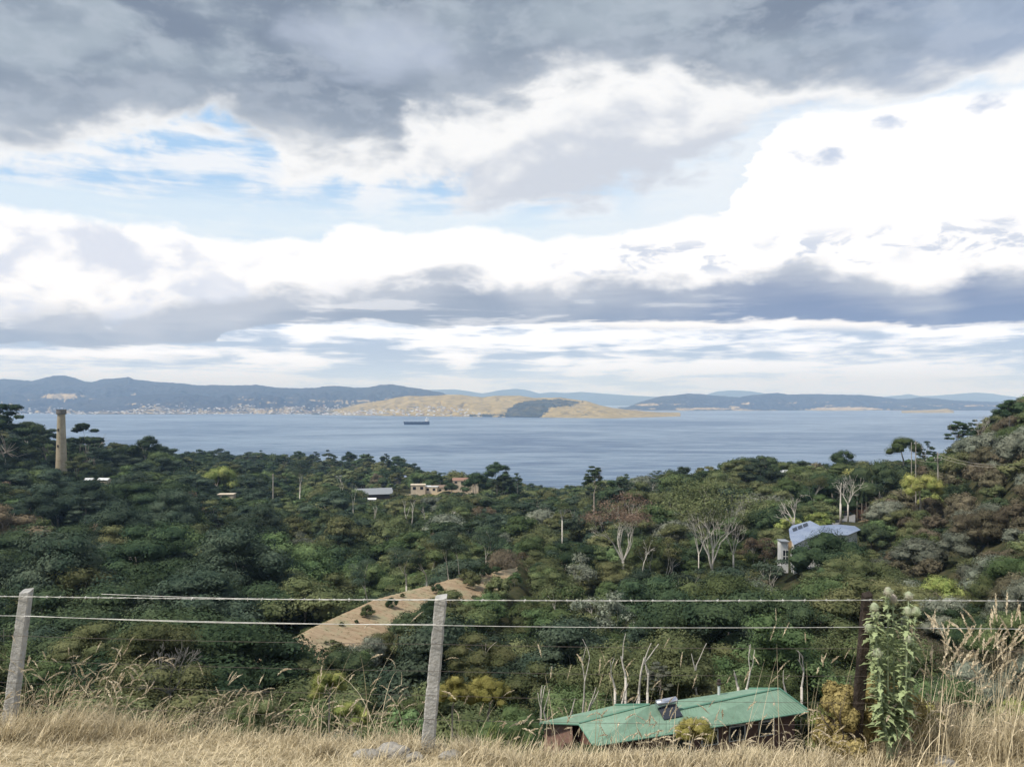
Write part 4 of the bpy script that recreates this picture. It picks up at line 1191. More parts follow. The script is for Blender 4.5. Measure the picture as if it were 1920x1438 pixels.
    pn = MB(); lo = Vector((0.75, -0.55, -0.95)); pa, pb = a + dn * 0.1 - up * R * 0.8 + sd_ * 0.1, e - dn * 0.1 - up * R * 0.8 + sd_ * 0.1
    slope = Vector((0.35, -0.75, -0.62)); c_ = [pa, pb, pb + slope, pa + slope]; nn = (pb - pa).cross(slope).normalized() * 0.08
    pn.v += [tuple(x) for x in c_] + [tuple(x + nn) for x in c_]
    for fc_ in ((0, 1, 2, 3), (7, 6, 5, 4), (0, 4, 5, 1), (1, 5, 6, 2), (2, 6, 7, 3), (3, 7, 4, 0)): pn.f.append(list(fc_)); pn.mi.append(0)
    pn.build('solar_panel', M_GLASS, h)
    sn = MB()
    for s in (0.15, 1.0, ax.length - 0.12):
        p = a + dn * s
        sn.tube([p - up * R, p + Vector((0.05, 0.25, -0.95))], 0.028, 5); sn.tube([p - up * R, p + slope * 0.9 + Vector((0, 0, -0.18))], 0.022, 5)
        sn.tube([p + Vector((0.05, 0.25, -0.95)), p + slope * 0.95 + Vector((0, 0, -0.15))], 0.022, 5)
    sn.build('stand', M_STEEL, h)
build_green_house()

# ------------------------------------------------------------------ blue-roofed house
def gable(mb, c, L, W, H, rz, wall=0, roof=1, rise=1.6, over=0.4, hip=0.0):
    R = Matrix.Rotation(rz, 3, 'Z'); c = Vector(c)
    def g(x, y, z): return c + R @ Vector((x, y, z))
    l, w = L / 2, W / 2
    for a, b in (((-l, -w), (l, -w)), ((l, -w), (l, w)), ((l, w), (-l, w)), ((-l, w), (-l, -w))):
        mb.poly([g(a[0], a[1], 0), g(b[0], b[1], 0), g(b[0], b[1], H), g(a[0], a[1], H)], wall)
    lo, wo = l + over, w + over
    z0, z1 = H - over * rise / w * 0.6, H + rise
    rl = lo - hip
    mb.poly([g(-lo, -wo, z0), g(lo, -wo, z0), g(rl, 0, z1), g(-rl, 0, z1)], roof); mb.poly([g(lo, wo, z0), g(-lo, wo, z0), g(-rl, 0, z1), g(rl, 0, z1)], roof)
    if hip:
        mb.poly([g(lo, -wo, z0), g(lo, wo, z0), g(rl, 0, z1)], roof); mb.poly([g(-lo, wo, z0), g(-lo, -wo, z0), g(-rl, 0, z1)], roof)
    else:
        mb.poly([g(l, -w, H), g(l, w, H), g(l, 0, z1 - 0.05)], wall); mb.poly([g(-l, w, H), g(-l, -w, H), g(-l, 0, z1 - 0.05)], wall)
    return g
def build_blue_house():
    def Q(px, py, drop): return P(px, py, drop * F / (py - HOR))
    dr = 34.0
    O = P(1535, 1035, 215); base = CAMZ - 43.0
    O.z = base
    t = empty('blue_roofed_house', O)
    tag(t, 'white house with pale blue-grey roof half hidden by a round tree', 'house')
    q = lambda *a: Q(*a) - O
    # left wing (ridge running towards the viewer), right wing running right
    K = q(1519, 976, 33.4); KL = q(1479, 992, 34.6); L2 = q(1481, 1008, 35.7); L3 = q(1488, 1022, 36.5); N2 = q(1512, 1010, 35.8)
    J = q(1537, 985, 34.0); R0 = q(1573, 983, 34.2); R1 = q(1603, 986, 34.8); R2 = q(1614, 993, 35.6); R3 = q(1590, 1003, 36.0); N3 = q(1540, 1003, 35.6)
    rf = MB()
    rf.poly([KL, L2, L3, K]); rf.poly([K, L3, N2, J]); rf.poly([J, N2, N3, R3, R0]); rf.poly([R0, R3, R2, R1])
    bk = Vector((0.5, 7, -2.4))
    rf.poly([K, J, J + bk, KL + Vector((3, 6, 0))]); rf.poly([J, R0, R0 + bk, J + bk]); rf.poly([R0, R1, R2 + Vector((0, 4, 0)), R0 + bk]); rf.poly([KL, K, KL + Vector((3, 6, 0))])
    roof = rf.build('roof', M_BLUER, t)
    for s0, s1 in ((0.14, 0.34), (0.38, 0.58), (0.62, 0.84)):
        m_ = MB(); u0 = KL.lerp(K, s0); u1 = KL.lerp(K, s1); dd = (L3 - KL) * 0.20
        n_ = (u1 - u0).cross(dd).normalized(); n_ = n_ if n_.z > 0 else -n_; n_ *= 0.12; off = (L3 - KL) * 0.06
        m_.poly([u0 + off + n_, u1 + off + n_, u1 + off + dd + n_, u0 + off + dd + n_]); m_.build('solar_panel', M_GLASS, roof)
    w = MB()
    dn = Vector((0, 0, 1))
    for a, b in ((L2 + Vector((0.4, 0.6, 0)), L3 + Vector((0.3, 0.6, 0))), (L3 + Vector((0.3, 0.6, 0)), N2 + Vector((0, 1, 0))), (N2 + Vector((0, 1, 0)), N3 + Vector((0, 1, 0))), (N3 + Vector((0, 1, 0)), R3 + Vector((-0.3, 1, 0))), (R3 + Vector((-0.3, 1, 0)), R2 + Vector((-0.6, 0.8, 0)))):
        w.poly([Vector((a.x, a.y, -1)), Vector((b.x, b.y, -1)), b - dn * 0.15, a - dn * 0.15])
    w.build('wall', M_WHITE, t)
    for s in (0.2, 0.45, 0.7, 0.9):
        p = (N3 + Vector((0, 0.93, 0))).lerp(R3 + Vector((-0.3, 0.93, 0)), s)
        m_ = MB(); m_.box(p - dn * 1.5, (1.0, 0.12, 1.3)); m_.build('window', M_GLASS, t)
    # white bay at the left end: two storeys with a window
    c = P(1471, 1068, 196) - O
    by = MB(); by.box(c + Vector((0, 1.2, 3.0)), (14 / F * 196, 2.4, 7.6)); f = by.build('bay', M_WHITE, t)
    m_ = MB(); m_.box(c + Vector((0.25, -0.03, 3.3)), (9 / F * 196, 0.08, 3.2)); wn = m_.build('window', M_GLASS, t)
    m_ = MB(); m_.box(c + Vector((0.25, -0.10, 3.4)), (9.5 / F * 196, 0.08, 0.16)); m_.box(c + Vector((0.25, -0.10, 3.3)), (0.12, 0.1, 3.2)); m_.build('frame', M_WHITE, wn)
    m_ = MB(); m_.box(c + Vector((0, 1.0, 7.2)), (16 / F * 196, 3.2, 0.25)); m_.build('bay_roof', M_GREYR, t)
    dk = MB(); d0 = P(1484, 1033, 197) - O; dk.box(d0, (10 / F * 212, 4, 0.25)); dk.box(d0 + Vector((0, 2, 0.9)), (10 / F * 212, 0.1, 2.6))
    dk.build('deck', M_WOOD, t)
    for sx in (-0.6, 0.6):
        m_ = MB(); m_.tube([d0 + Vector((sx, -1.8, -5)), d0 + Vector((sx, -1.8, 1.0))], 0.1, 6); m_.build('deck_post', M_WHITE, t)
    # low white wall bits seen through the tree
    m_ = MB(); x0 = P(1540, 1046, 196) - O; m_.box(x0 + Vector((0, 0, -1)), (70 / F * 207, 0.3, 2.4)); m_.build('garden_wall', M_WHITE, t)
    # drive and path
    for nm, pts in (('driveway', [(1556, 985, 262), (1603, 985, 262), (1604, 965, 285), (1590, 958, 300), (1574, 968, 290)]),):
        V = [P(*p) for p in pts]; 
        mb = MB(); mb.poly(V); mb.poly([v - Vector((0, 0, 6)) for v in V][::-1])
        for a, b in zip(V, V[1:] + V[:1]): mb.poly([a, a - Vector((0, 0, 6)), b - Vector((0, 0, 6)), b])
        tag(mb.build(nm, M_PATH), kind='structure')
build_blue_house()

# ------------------------------------------------------------------ other houses among the trees
def house(px, py, D, L, W, H, rz, wm, rm, label, rise=1.3, nwin=3, hip=0.0, flat=False):
    c = P(px, py, D); g = CAMZ - (py - HOR) / F * D
    t = empty('house', (c.x, c.y, g), 0)
    tag(t, label, 'house')
    R = Matrix.Rotation(rz, 3, 'Z')
    mb = MB(); mb.box((0, 0, H / 2 - 4), (L, W, H + 8), rz=rz); mb.build('wall', wm, t)
    mb = MB()
    if flat: mb.box((0, 0, H + 0.15), (L + 0.6, W + 0.6, 0.3), rz=rz)
    else:
        tmp = MB(); gable(tmp, (0, 0, 0), L, W, H, rz, rise=rise, hip=hip)
        for f, mi in zip(tmp.f, tmp.mi):
            if mi == 1: mb.poly([tmp.v[i] for i in f], 0)
        if not hip:
            for s in (-1, 1):
                a = [Vector((s * L / 2, -W / 2, H)), Vector((s * L / 2, W / 2, H)), Vector((s * L / 2, 0, H + rise - 0.1))]
                mb.poly([R @ p for p in a], 0)
    mb.build('roof', rm, t)
    for k in range(nwin):
        x = (k + 0.5) / nwin * L - L / 2
        p = R @ Vector((x, -W / 2 - 0.04, H * 0.55)); m_ = MB(); m_.box(p, (L / nwin * 0.42, 0.1, H * 0.42), rz=rz); m_.build('window', M_GLASS, t)
    return t
house(700, 930, 640, 30, 16, 2.4, 0.30, M_DARKB, M_GREYR, 'long low house with dark grey roof left of the cream houses', rise=4.2)
house(664, 936, 632, 16, 9, 3.0, -0.1, M_WHITE, M_PALER, 'small pale shed left of the long grey-roofed house')
house(784, 921, 648, 12, 9, 5.6, 0.1, M_CREAM, M_CREAM, 'cream flat-roofed two-storey house, left end of the cream row', flat=True, nwin=2)
house(804, 922, 652, 16, 9, 4.6, -0.1, M_CREAM, M_PALER, 'cream house in the middle of the hillside row', flat=True)
house(825, 926, 655, 14, 8, 6.0, 0.12, M_CREAM, M_BRNR, 'cream house with brown roof beside the dark round tree', nwin=3, rise=1.6)
house(873, 908, 668, 22, 9, 4.0, 0.05, M_CREAM, M_REDR, 'wide cream house with terracotta roof right of the dark round tree', nwin=4, rise=1.8)
house(168, 903, 462, 4, 4, 1.3, 0.15, M_CREAM, M_PALER, 'white-roofed shed under the left trees, left one of two', nwin=1, rise=1.0)
house(196, 903, 460, 6, 4, 1.3, -0.1, M_CREAM, M_PALER, 'white-roofed shed under the left trees, right one of two', nwin=2, rise=1.0)
house(425, 936, 508, 10, 7, 3.4, 0.1, M_CREAM, M_CREAM, 'flat tan building in a clearing on the left slope', flat=True, nwin=1)
house(735, 899, 780, 28, 18, 1.6, 0.5, M_GREYR, M_BLUER, 'broad pale-roofed building near the shore beside the headland', rise=2.2, nwin=1)
house(660, 898, 800, 32, 12, 2.2, 0.25, M_GREYR, M_GREYR, 'long faint grey roof above the valley houses', rise=1.8, nwin=1)
house(697, 942, 560, 6, 5, 2.6, 0.1, M_WHITE, M_WHITE, 'tiny white hut below the long grey roof', nwin=1, rise=0.8)
house(1345, 903, 560, 10, 7, 3, 0.1, M_WHITE, M_PALER, 'small white-roofed house peeping out of the right ridge trees', nwin=1) if False else None
house(1476, 893, 400, 9, 6, 2.4, 0.1, M_CREAM, M_PALER, 'pale roof low among the trees on the right ridge', nwin=1, rise=0.9)
house(1604, 956, 300, 8, 5, 1.8, 0.05, M_REDR, M_BRNR, 'brown outbuilding behind the dark cypresses by the driveway', nwin=1, rise=0.8)

# ------------------------------------------------------------------ utility poles and their wires
def pole(name, px, top, bot, D, r, label, arms=(), tilt=0.0, cat='utility pole'):
    a, b = P(px, bot, D), P(px + tilt, top, D)
    a.z = min(a.z, float(ground(a.x, a.y)) - 0.3) if D < 900 else a.z
    t = empty(name, a); tag(t, label, cat)
    mb = MB(); mb.tube([(0, 0, 0), b - a], [r, r * 0.75], 8); mb.build('shaft', M_POLE, t)
    for dz, L, rz in arms:
        m_ = MB(); m_.box(b - a + Vector((0, -r, -dz)), (L, 0.14, 0.16), rz=rz); ar = m_.build('crossarm', M_POLE, t)
        for s in (-0.42, 0.42):
            m_ = MB(); p = b - a + Matrix.Rotation(rz, 3, 'Z') @ Vector((s * L, 0, 0)) + Vector((0, -r, -dz + 0.2)); m_.lathe(p, [(0.07, -0.12), (0.10, 0), (0.05, 0.14)], 8); m_.build('insulator', M_WHITE, ar)
    return t
pole('utility_pole', 1760, 848, 903, 250, 0.26, 'pale timber power pole with crossarms on the right slope', ((1.9, 3.0, 0.1), (2.6, 3.0, 0.35)), tilt=-2)
pole('utility_pole', 1717, 826, 884, 262, 0.20, 'taller plain pole beside the dark round tree on the right ridge', ((1.0, 1.4, 0.2),))
pole('utility_pole', 1709, 925 - 96, 884, 275, 0.16, 'thin left one of the two close poles on the right ridge')
pole('timber_post', 1649, 921, 950, 280, 0.15, 'short slim post above the driveway', cat='post')
pole('utility_pole', 365, 895, 925, 520, 0.35, 'short pale pole standing at the edge of the left clearing')
pole('utility_pole', 512, 888, 926, 540, 0.55, 'pale pole rising from the trees near the valley meadow')
def cable(name, a, b, sag, r, m, label, n=24):
    mb = MB(); pts = []
    for i in range(n + 1):
        s = i / n; p = a.lerp(b, s); p.z -= sag * 4 * s * (1 - s); pts.append(p - a)
    mb.tube(pts, r, 4); o = mb.build(name, m, None, loc=a)
    tag(o, label, 'power line'); return o
cable('power_line', P(1757, 850, 250), P(1925, 869, 190), 1.6, 0.045, M_POLE, 'upper power line sagging right from the crossarm pole')
cable('power_line', P(1765, 859, 250), P(1925, 874, 188), 1.3, 0.045, M_POLE, 'lower power line sagging right from the crossarm pole')
cable('power_line', P(1717, 861, 262), P(1757, 866, 250), 0.4, 0.04, M_POLE, 'short power line joining the two pole groups')

# ------------------------------------------------------------------ single trees that stand out
_cache = {}
def crown_from(form, fk, seed, nleaf, size, bark=None, lev=2):
    k = (form, fk, seed)
    if k not in _cache: _cache[k] = make_tree(form, FOL[fk], seed, nleaf, size, bark=bark, lev=lev)
    return _cache[k]
def hero(name, form, fk, px, top, bot, D, wide, label, seed=1, nleaf=6000, size=0.16, bark=None, cat='tree', group=None):
    """a tree whose crown spans rows top..bot of the photo; the trunk reaches the ground"""
    c = P(px, bot, D); zt = CAMZ - (top - HOR) / F * D
    g = float(ground(c.x, c.y)); g = min(g, zt - 1.5)
    h = zt - g
    W = wide / F * D
    crown, trunk = crown_from(form, fk, seed, nleaf, size, bark)
    ext = {'gum': 9.0, 'dome': 10.5, 'sparse': 7.4, 'cone': 4.2}[form]
    t = empty(name, (c.x, c.y, g), (seed * 1.7) % 6.28)
    s = W / ext
    if h / 9.9 > 1.25 * s:
        t.location.z = zt - 9.9 * s; t.scale = (s, s, s)
        obj('crown', crown, t); tr = obj('trunk', trunk, t)
        mb = MB(); mb.tube([(0, 0, (g - t.location.z) / s - 0.5), (0, 0, 0.2)], [0.32, 0.24], 8); ex = mb.build('lower_trunk', bark or BARK, tr)
    else:
        t.scale = (s, s, h / 9.9)
        obj('crown', crown, t); obj('trunk', trunk, t)
    tag(t, label, cat, group)
    return t
def bare_tree(name, px, top, bot, D, wide, label, seed, fk=None, lean=0.0, mats=None, lev=3, nst=3, r=None, foli=0.0, low=0.0, cat='tree', droop=0.0):
    """pale limbs fanning up from (px, bot); optional thin crown over their tips"""
    rng = np.random.default_rng(seed)
    a = P(px, bot, D); H = (bot - top) / F * D; W = wide / F * D
    g = float(ground(a.x, a.y)); 
    t = empty(name, a); tag(t, label, cat)
    mb = MB(); tips = []
    r = r or H * 0.028
    if g < a.z: mb.tube([(0, 0, g - a.z - 0.3), (0, 0, 0.05)], [r * 1.3, r * 1.1], 7)
    for i in range(nst):
        an = (i - (nst - 1) / 2) / max(1, nst - 1) * 1.5 if nst > 1 else 0
        dx = math.sin(an * 0.62) * W / H * 1.15 + lean
        grow(mb, rng, (0, 0, 0), (dx, rng.normal() * 0.25, 0.9), H * 0.40 * rng.uniform(0.85, 1.1), r * (1.0 if nst == 1 else 0.72), lev, tips, 0.50, 0.10 - droop, 4, 0.13, (2, 3), 0.025 if D > 60 else 0.008)
    V = np.array(mb.v); lo = V[:, 2] > 0.1
    k = (H / max(V[:, 2].max(), 0.1)); kx = (W / 2) / max(np.abs(V[:, 0] - lean * H * 0.5).max(), 0.1)
    mb.v = [(v[0] * min(kx, 1.3), v[1] * 0.9, v[2] * k if v[2] > 0 else v[2]) for v in mb.v]
    mb.build('trunk', mats or BONE, t, smooth=True)
    if fk:
        T = np.array(tips); T[:, 0] *= min(kx, 1.3); T[:, 2] *= k
        hi = T[T[:, 2] > H * low]; kk = min(len(hi), 34); hi = hi[rng.choice(len(hi), kk, replace=False)]
        q = H * rng.uniform(0.09, 0.16, kk) * foli
        Vv, Fq = leaf_cloud(rng, hi + np.array([0, 0, H * 0.02]), np.stack([q * 1.3, q * 1.2, q * 0.6], 1), 5200, H * 0.0125)
        obj('crown', np_mesh('crown', Vv, Fq, FOL[fk]), t)
    return t
# skyline on the left
hero('gum_tree', 'sparse', 'dark', 12, 752, 812, 470, 96, 'dark spreading gum on the skyline at the far left edge', 31, 5200, 0.2)
hero('gum_tree', 'gum', 'dark', 60, 782, 850, 505, 70, 'dark gum between the far-left skyline gum and the brick tower', 32)
hero('gum_tree', 'sparse', 'dark', 162, 788, 850, 540, 96, 'layered dark gum against the water just right of the tower', 33, 6400, 0.2)
hero('gum_tree', 'sparse', 'blue', 88, 786, 850, 545, 60, 'thin gum showing water through it, left of the tower', 34)
hero('gum_tree', 'gum', 'dark', 274, 812, 880, 560, 56, 'dark gum standing above its neighbours right of the tower group', 35)
hero('gum_tree', 'dome', 'dark', 236, 828, 880, 560, 80, 'low dark bushy tree on the skyline beside the tower group', 36)
hero('gum_tree', 'gum', 'olive', 146, 850, 905, 480, 50, 'paler olive tree at the right foot of the brick tower', 37)
hero('broadleaf_tree', 'dome', 'lime', 410, 868, 912, 540, 66, 'bright green leafy tree on the left slope above the clearing', 38)
sk = [(455, 846, 28), (492, 842, 24), (530, 844, 34), (560, 842, 24), (590, 846, 26), (618, 841, 30), (655, 845, 26), (690, 848, 30), (722, 850, 24), (748, 852, 34), (400, 842, 30), (352, 846, 26), (765, 866, 22)]
for i, (px, top, w) in enumerate(sk):
    hero('gum_tree', 'sparse' if i % 3 else 'gum', 'dark', px, top, top + 36, 1020 - (i % 3) * 25, w, 'small dark gum on the headland crest against the water, %s from the left' % ORD[sorted(q[0] for q in sk).index(px)], 40 + i % 4, 2600, 0.28, group='gums along the headland crest')
# middle skyline
hero('gum_tree', 'gum', 'dark', 932, 862, 918, 560, 48, 'tall dark pointed gum on the middle skyline against the water', 51, 6500)
hero('gum_tree', 'sparse', 'dark', 944, 872, 915, 555, 52, 'feathery dark gum leaning on the tall pointed gum', 58, 6000)
hero('gum_tree', 'gum', 'dark', 892, 880, 922, 565, 56, 'dark rounded gum left of the tall pointed gum', 52)
hero('gum_tree', 'sparse', 'dark', 970, 884, 920, 555, 24, 'small thin gum standing alone right of the tall pointed gum', 53, 3000, 0.24)
hero('gum_tree', 'dome', 'dark', 846, 902, 925, 640, 30, 'very dark round tree between the cream houses', 54)
hero('gum_tree', 'dome', 'green', 790, 880, 912, 690, 46, 'green tree above the cream houses at the water', 55)
hero('gum_tree', 'sparse', 'dark', 826, 882, 905, 690, 34, 'small dark gum at the water above the cream row', 56)
hero('gum_tree', 'dome', 'dark', 1018, 908, 940, 620, 44, 'low dark tree at the notch where the slopes meet the water', 57)
hero('gum_tree', 'sparse', 'dark', 1114, 868, 1010, 330, 42, 'tall slender gum with a tufted top standing over the water', 61, 3600, 0.2)
hero('gum_tree', 'sparse', 'blue', 1172, 884, 990, 330, 44, 'slim pale-stemmed gum right of the tall slender gum', 62, 3600)
hero('gum_tree', 'gum', 'blue', 1282, 872, 900, 430, 30, 'small tufted gum on the skyline of the middle ridge', 63)
hero('gum_tree', 'gum', 'dark', 1426, 845, 900, 400, 62, 'broad tufted gum on the ridge skyline left of the round one', 64)
hero('gum_tree', 'dome', 'dark', 1581, 838, 875, 390, 46, 'round-headed tree alone on the skyline against the water', 65)
hero('broadleaf_tree', 'dome', 'green', 1694, 812, 862, 330, 54, 'big round green tree beside the twin poles', 66, 9000, 0.12)
hero('gum_tree', 'sparse', 'dark', 1738, 826, 866, 320, 36, 'open dark gum between the twin poles and crossarm pole', 67, 5000)
hero('gum_tree', 'sparse', 'dark', 1796, 782, 880, 300, 44, 'flat-topped open gum on the right skyline', 68, 5200, 0.18)
hero('gum_tree', 'sparse', 'dark', 1822, 782, 870, 300, 40, 'open gum next to the flat-topped one on the right skyline', 69, 4200, 0.18)
bare_tree('dead_tree', 1838, 776, 842, 290, 28, 'leafless twiggy tree on the right skyline', 70, lev=4, nst=2, r=0.14)
hero('gum_tree', 'gum', 'dark', 1893, 742, 790, 250, 50, 'dark tree breaking the skyline at the top of the right slope', 71)
hero('gum_tree', 'dome', 'dark', 1560, 872, 960, 300, 120, 'large dark spreading tree behind the white-limbed gum', 72, 11000, 0.11)
hero('gum_tree', 'dome', 'dark', 1652, 858, 950, 290, 120, 'large dark tree right of the white-limbed gum', 73, 11000, 0.11)
hero('broadleaf_tree', 'dome', 'lime', 1726, 880, 945, 230, 66, 'bright yellow-green tree at the foot of the crossarm pole', 74, 9000, 0.12)
# tree in front of the blue-roofed house
hero('round_tree', 'dome', 'dark', 1553, 988, 1085, 184, 142, 'round dark tree hiding the right half of the blue-roofed house', 75, 12000, 0.10)
hero('round_tree', 'dome', 'dark', 1500, 930, 985, 262, 92, 'dark round tree behind the blue-roofed house', 76, 9000, 0.12)
hero('cypress', 'cone', 'dark', 1607, 921, 957, 284, 8, 'left one of three narrow dark cypresses by the driveway', 77, 2500, 0.12, cat='tree', group='cypresses by the driveway')
hero('cypress', 'cone', 'dark', 1616, 925, 958, 283, 8, 'middle one of three narrow dark cypresses by the driveway', 77, 2500, 0.12, group='cypresses by the driveway')
hero('cypress', 'cone', 'dark', 1624, 923, 958, 282, 8, 'right one of three narrow dark cypresses by the driveway', 77, 2500, 0.12, group='cypresses by the driveway')
# white-limbed gums
bare_tree('white_gum', 1590, 888, 945, 268, 62, 'gum with bare white limbs above the driveway', 81, lev=3, nst=4, r=0.22)
bare_tree('fallen_limb_tree', 1576, 905, 945, 264, 12, 'stout pale dead stump beside the white-limbed gum', 82, lev=1, nst=1, r=0.3)
bare_tree('white_gum', 1488, 925, 985, 225, 58, 'leaning white-limbed gum left of the blue roof', 83, lev=3, nst=3, r=0.36, lean=-0.25)
bare_tree('white_gum', 1525, 895, 945, 290, 48, 'faint pale-limbed gum under the dark spreading tree', 84, fk='olive', foli=1.0, low=0.7, lev=3, nst=3, r=0.2)
bare_tree('white_gum', 1168, 936, 1052, 205, 128, 'large gum with white limbs and rusty brown crown', 85, fk='rust', foli=1.35, low=0.62, lev=4, nst=5, r=0.46)
bare_tree('white_gum', 1335, 918, 1068, 200, 140, 'large gum with tall white limbs and thin olive crown', 86, fk='olive', foli=1.3, low=0.6, lev=4, nst=5, r=0.44)
bare_tree('white_gum', 1310, 912, 1040, 212, 90, 'olive-crowned pale gum behind the tall white-limbed one', 87, fk='olive', foli=1.4, low=0.5, lev=3, nst=3, r=0.3)
bare_tree('white_gum', 1375, 975, 1040, 205, 46, 'small twisted white gum right of the tall white-limbed one', 88, lev=3, nst=3, r=0.28)
bare_tree('white_gum', 1054, 940, 975, 280, 30, 'small pale-limbed gum left of the rusty-crowned gum', 89, fk='green', foli=1.0, low=0.6, lev=3, nst=3, r=0.2)
bare_tree('white_gum', 562, 868, 927, 545, 36, 'pale two-stemmed gum beside the valley meadow', 90, fk='blue', foli=1.2, low=0.55, lev=3, nst=2, r=0.5)
for i, (px, top, bot, D) in enumerate([(662, 905, 955, 420), (702, 945, 985, 400), (762, 938, 990, 400), (772, 935, 985, 405), (470, 975, 1000, 330), (846, 955, 980, 380), (797, 950, 985, 395), (640, 890, 930, 540)]):
    bare_tree('pale_gum', px, top, bot, D, 16, ['pale stem left of the long grey roof', 'forked pale stem below the tiny white hut', 'left of two upright pale stems below the cream houses', 'right of two upright pale stems below the cream houses', 'small forked dead tree in the left valley', 'short bent pale snag below the cream houses', 'thin pale stem between the upright stems and snag', 'pale stem at the edge of the far meadow'][i], 120 + i, lev=2, nst=1 if i in (2, 3, 6) else 2, r=0.35)
# trunks standing along the crest of the bare field
for i, (px, top, bot, D) in enumerate([(841, 1002, 1088, 174), (861, 992, 1083, 178), (911, 990, 1076, 186), (762, 1030, 1098, 176), (1210 - 5, 1010, 1080, 185), (690, 1055, 1130, 165), (800, 1035, 1092, 180)]):
    bare_tree('pale_gum', px, top, bot, D, 44, ['left one of the pair of pale gums on the field crest', 'right one of the pair of pale gums on the field crest', 'pale gum at the upper end of the bare field', 'thin pale gum behind the middle of the bare field', 'lone pale stem right of the rusty-crowned gum', 'faint pale gum above the lower field', 'pale thin gum between the middle one and the pair'][i], 140 + i, fk='blue' if i != 4 else None, foli=1.1, low=0.55, lev=3, nst=1, r=0.17)
# nearer crowns of their own look
hero('willowy_gum', 'gum', 'olive', 305, 1150, 1330, 82, 235, 'large soft olive gum low on the left, between the fence posts', 91, 22000, 0.085)
bare_tree('leafless_tree', 318, 1205, 1300, 74, 120, 'grey leafless twiggy tree in front of the large soft olive gum', 92, lev=4, nst=4, r=0.12, mats=mat('grey_twigs', (0.20, 0.19, 0.17), rough=0.9, var=0.2, scale=2))
hero('willowy_gum', 'gum', 'olive', 165, 1160, 1290, 88, 150, 'olive gum right of the leftmost fence post', 93, 15000, 0.09)
hero('olive_tree', 'gum', 'olive', 900, 1172, 1320, 68, 120, 'yellow-green topped tree right of the middle fence post', 94, 12000, 0.09)
hero('wattle_bush', 'dome', 'gold', 848, 1262, 1340, 27, 66, 'golden-leaved bush right beside the middle fence post', 95, 9000, 0.10, cat='bush')
hero('wattle_bush', 'dome', 'gold', 915, 1260, 1345, 28, 80, 'golden-leaved bush right of the one by the fence post', 96, 9000, 0.10, cat='bush')
hero('green_bush', 'dome', 'green', 950, 1312, 1400, 17, 120, 'fresh green bush left of the green-roofed house', 97, 9000, 0.10, cat='bush')
hero('green_bush', 'dome', 'green', 768, 1303, 1395, 11.5, 82, 'leafy green bush left of the middle fence post', 98, 5200, 0.16, cat='bush')
hero('round_bush', 'dome', 'lime', 617, 1250, 1320, 34, 70, 'round olive bush behind the grass, left of the middle post', 99, 8000, 0.11, cat='bush')
hero('round_bush', 'dome', 'lime', 660, 1310, 1390, 20, 66, 'small round bush below the round olive bush', 101, 6000, 0.12, cat='bush')
hero('round_bush', 'dome', 'olive', 480, 1290, 1380, 36, 120, 'low olive bush behind the grass at left centre', 102, 8000, 0.11, cat='bush')
hero('roadside_bush', 'dome', 'gold', 1303, 1338, 1400, 12, 76, 'small gold-green bush in front of the green roof', 103, 6000, 0.13, cat='bush')
hero('grey_sapling', 'sparse', 'grey', 1237, 1236, 1330, 69, 50, 'grey-green sapling above the water heater', 104, 5000, 0.14)
hero('round_bush', 'dome', 'lime', 1322, 1275, 1320, 72, 50, 'yellow-green bush behind the flue of the green roof', 105, 7000, 0.12, cat='bush')
# bare sticks behind the green-roofed house
rng = np.random.default_rng(77)
for i, (px, top, bot, ln) in enumerate([(1014, 1290, 1345, 3), (1033, 1285, 1340, -8), (1060, 1308, 1345, 10), (1092, 1200, 1300, 14), (1088, 1285, 1340, 26), (1165, 1280, 1325, 6), (1173, 1190, 1250, -1), (1198, 1205, 1300, 12),
                                         (1193, 1298, 1325, 2), (1153, 1232, 1262, 0), (1214, 1238, 1300, 4), (1306, 1205, 1302, -16), (1400, 1208, 1292, 12), (1384, 1255, 1290, -10), (1476, 1255, 1305, -16), (1503, 1290, 1215, 6)]):
    if bot < top: top, bot = bot, top
    D = 66 + (i % 4); a = P(px, bot, D); H = (bot - top) / F * D
    g = float(ground(a.x, a.y)); a.z = min(a.z, g + 6)
    mb = MB(); tips = []; r2 = np.random.default_rng(300 + i)
    dx = ln / (bot - top)
    zt = CAMZ - (top - HOR) / F * D; H = zt - a.z
    grow(mb, r2, (0, 0, 0), (dx, 0, 1), H * 0.62, 0.11, 1 if i % 3 else 2, tips, 0.35, 0.1, 4, 0.08, (1, 2), 0.03)
    V = np.array(mb.v); k = H / V[:, 2].max(); mb.v = [(v[0] * k ** 0.5, v[1] * 0.5, v[2] * k) for v in mb.v]
    mb.v = [(v[0], v[1], v[2]) for v in mb.v]
    mb.tube([(0, 0, min(0, g - a.z) - 0.3), (0, 0, 0.1)], 0.11, 6)
    o = mb.build('bare_tree', BONE, None, smooth=True, loc=a)
    tag(o, 'bleached bare stem in the scrub behind the green roof, %s from the left' % ORD[sorted([1014, 1033, 1060, 1092, 1088, 1165, 1173, 1198, 1193, 1153, 1214, 1306, 1400, 1384, 1476, 1503]).index(px)], 'dead tree', 'bare stems behind the green roof')

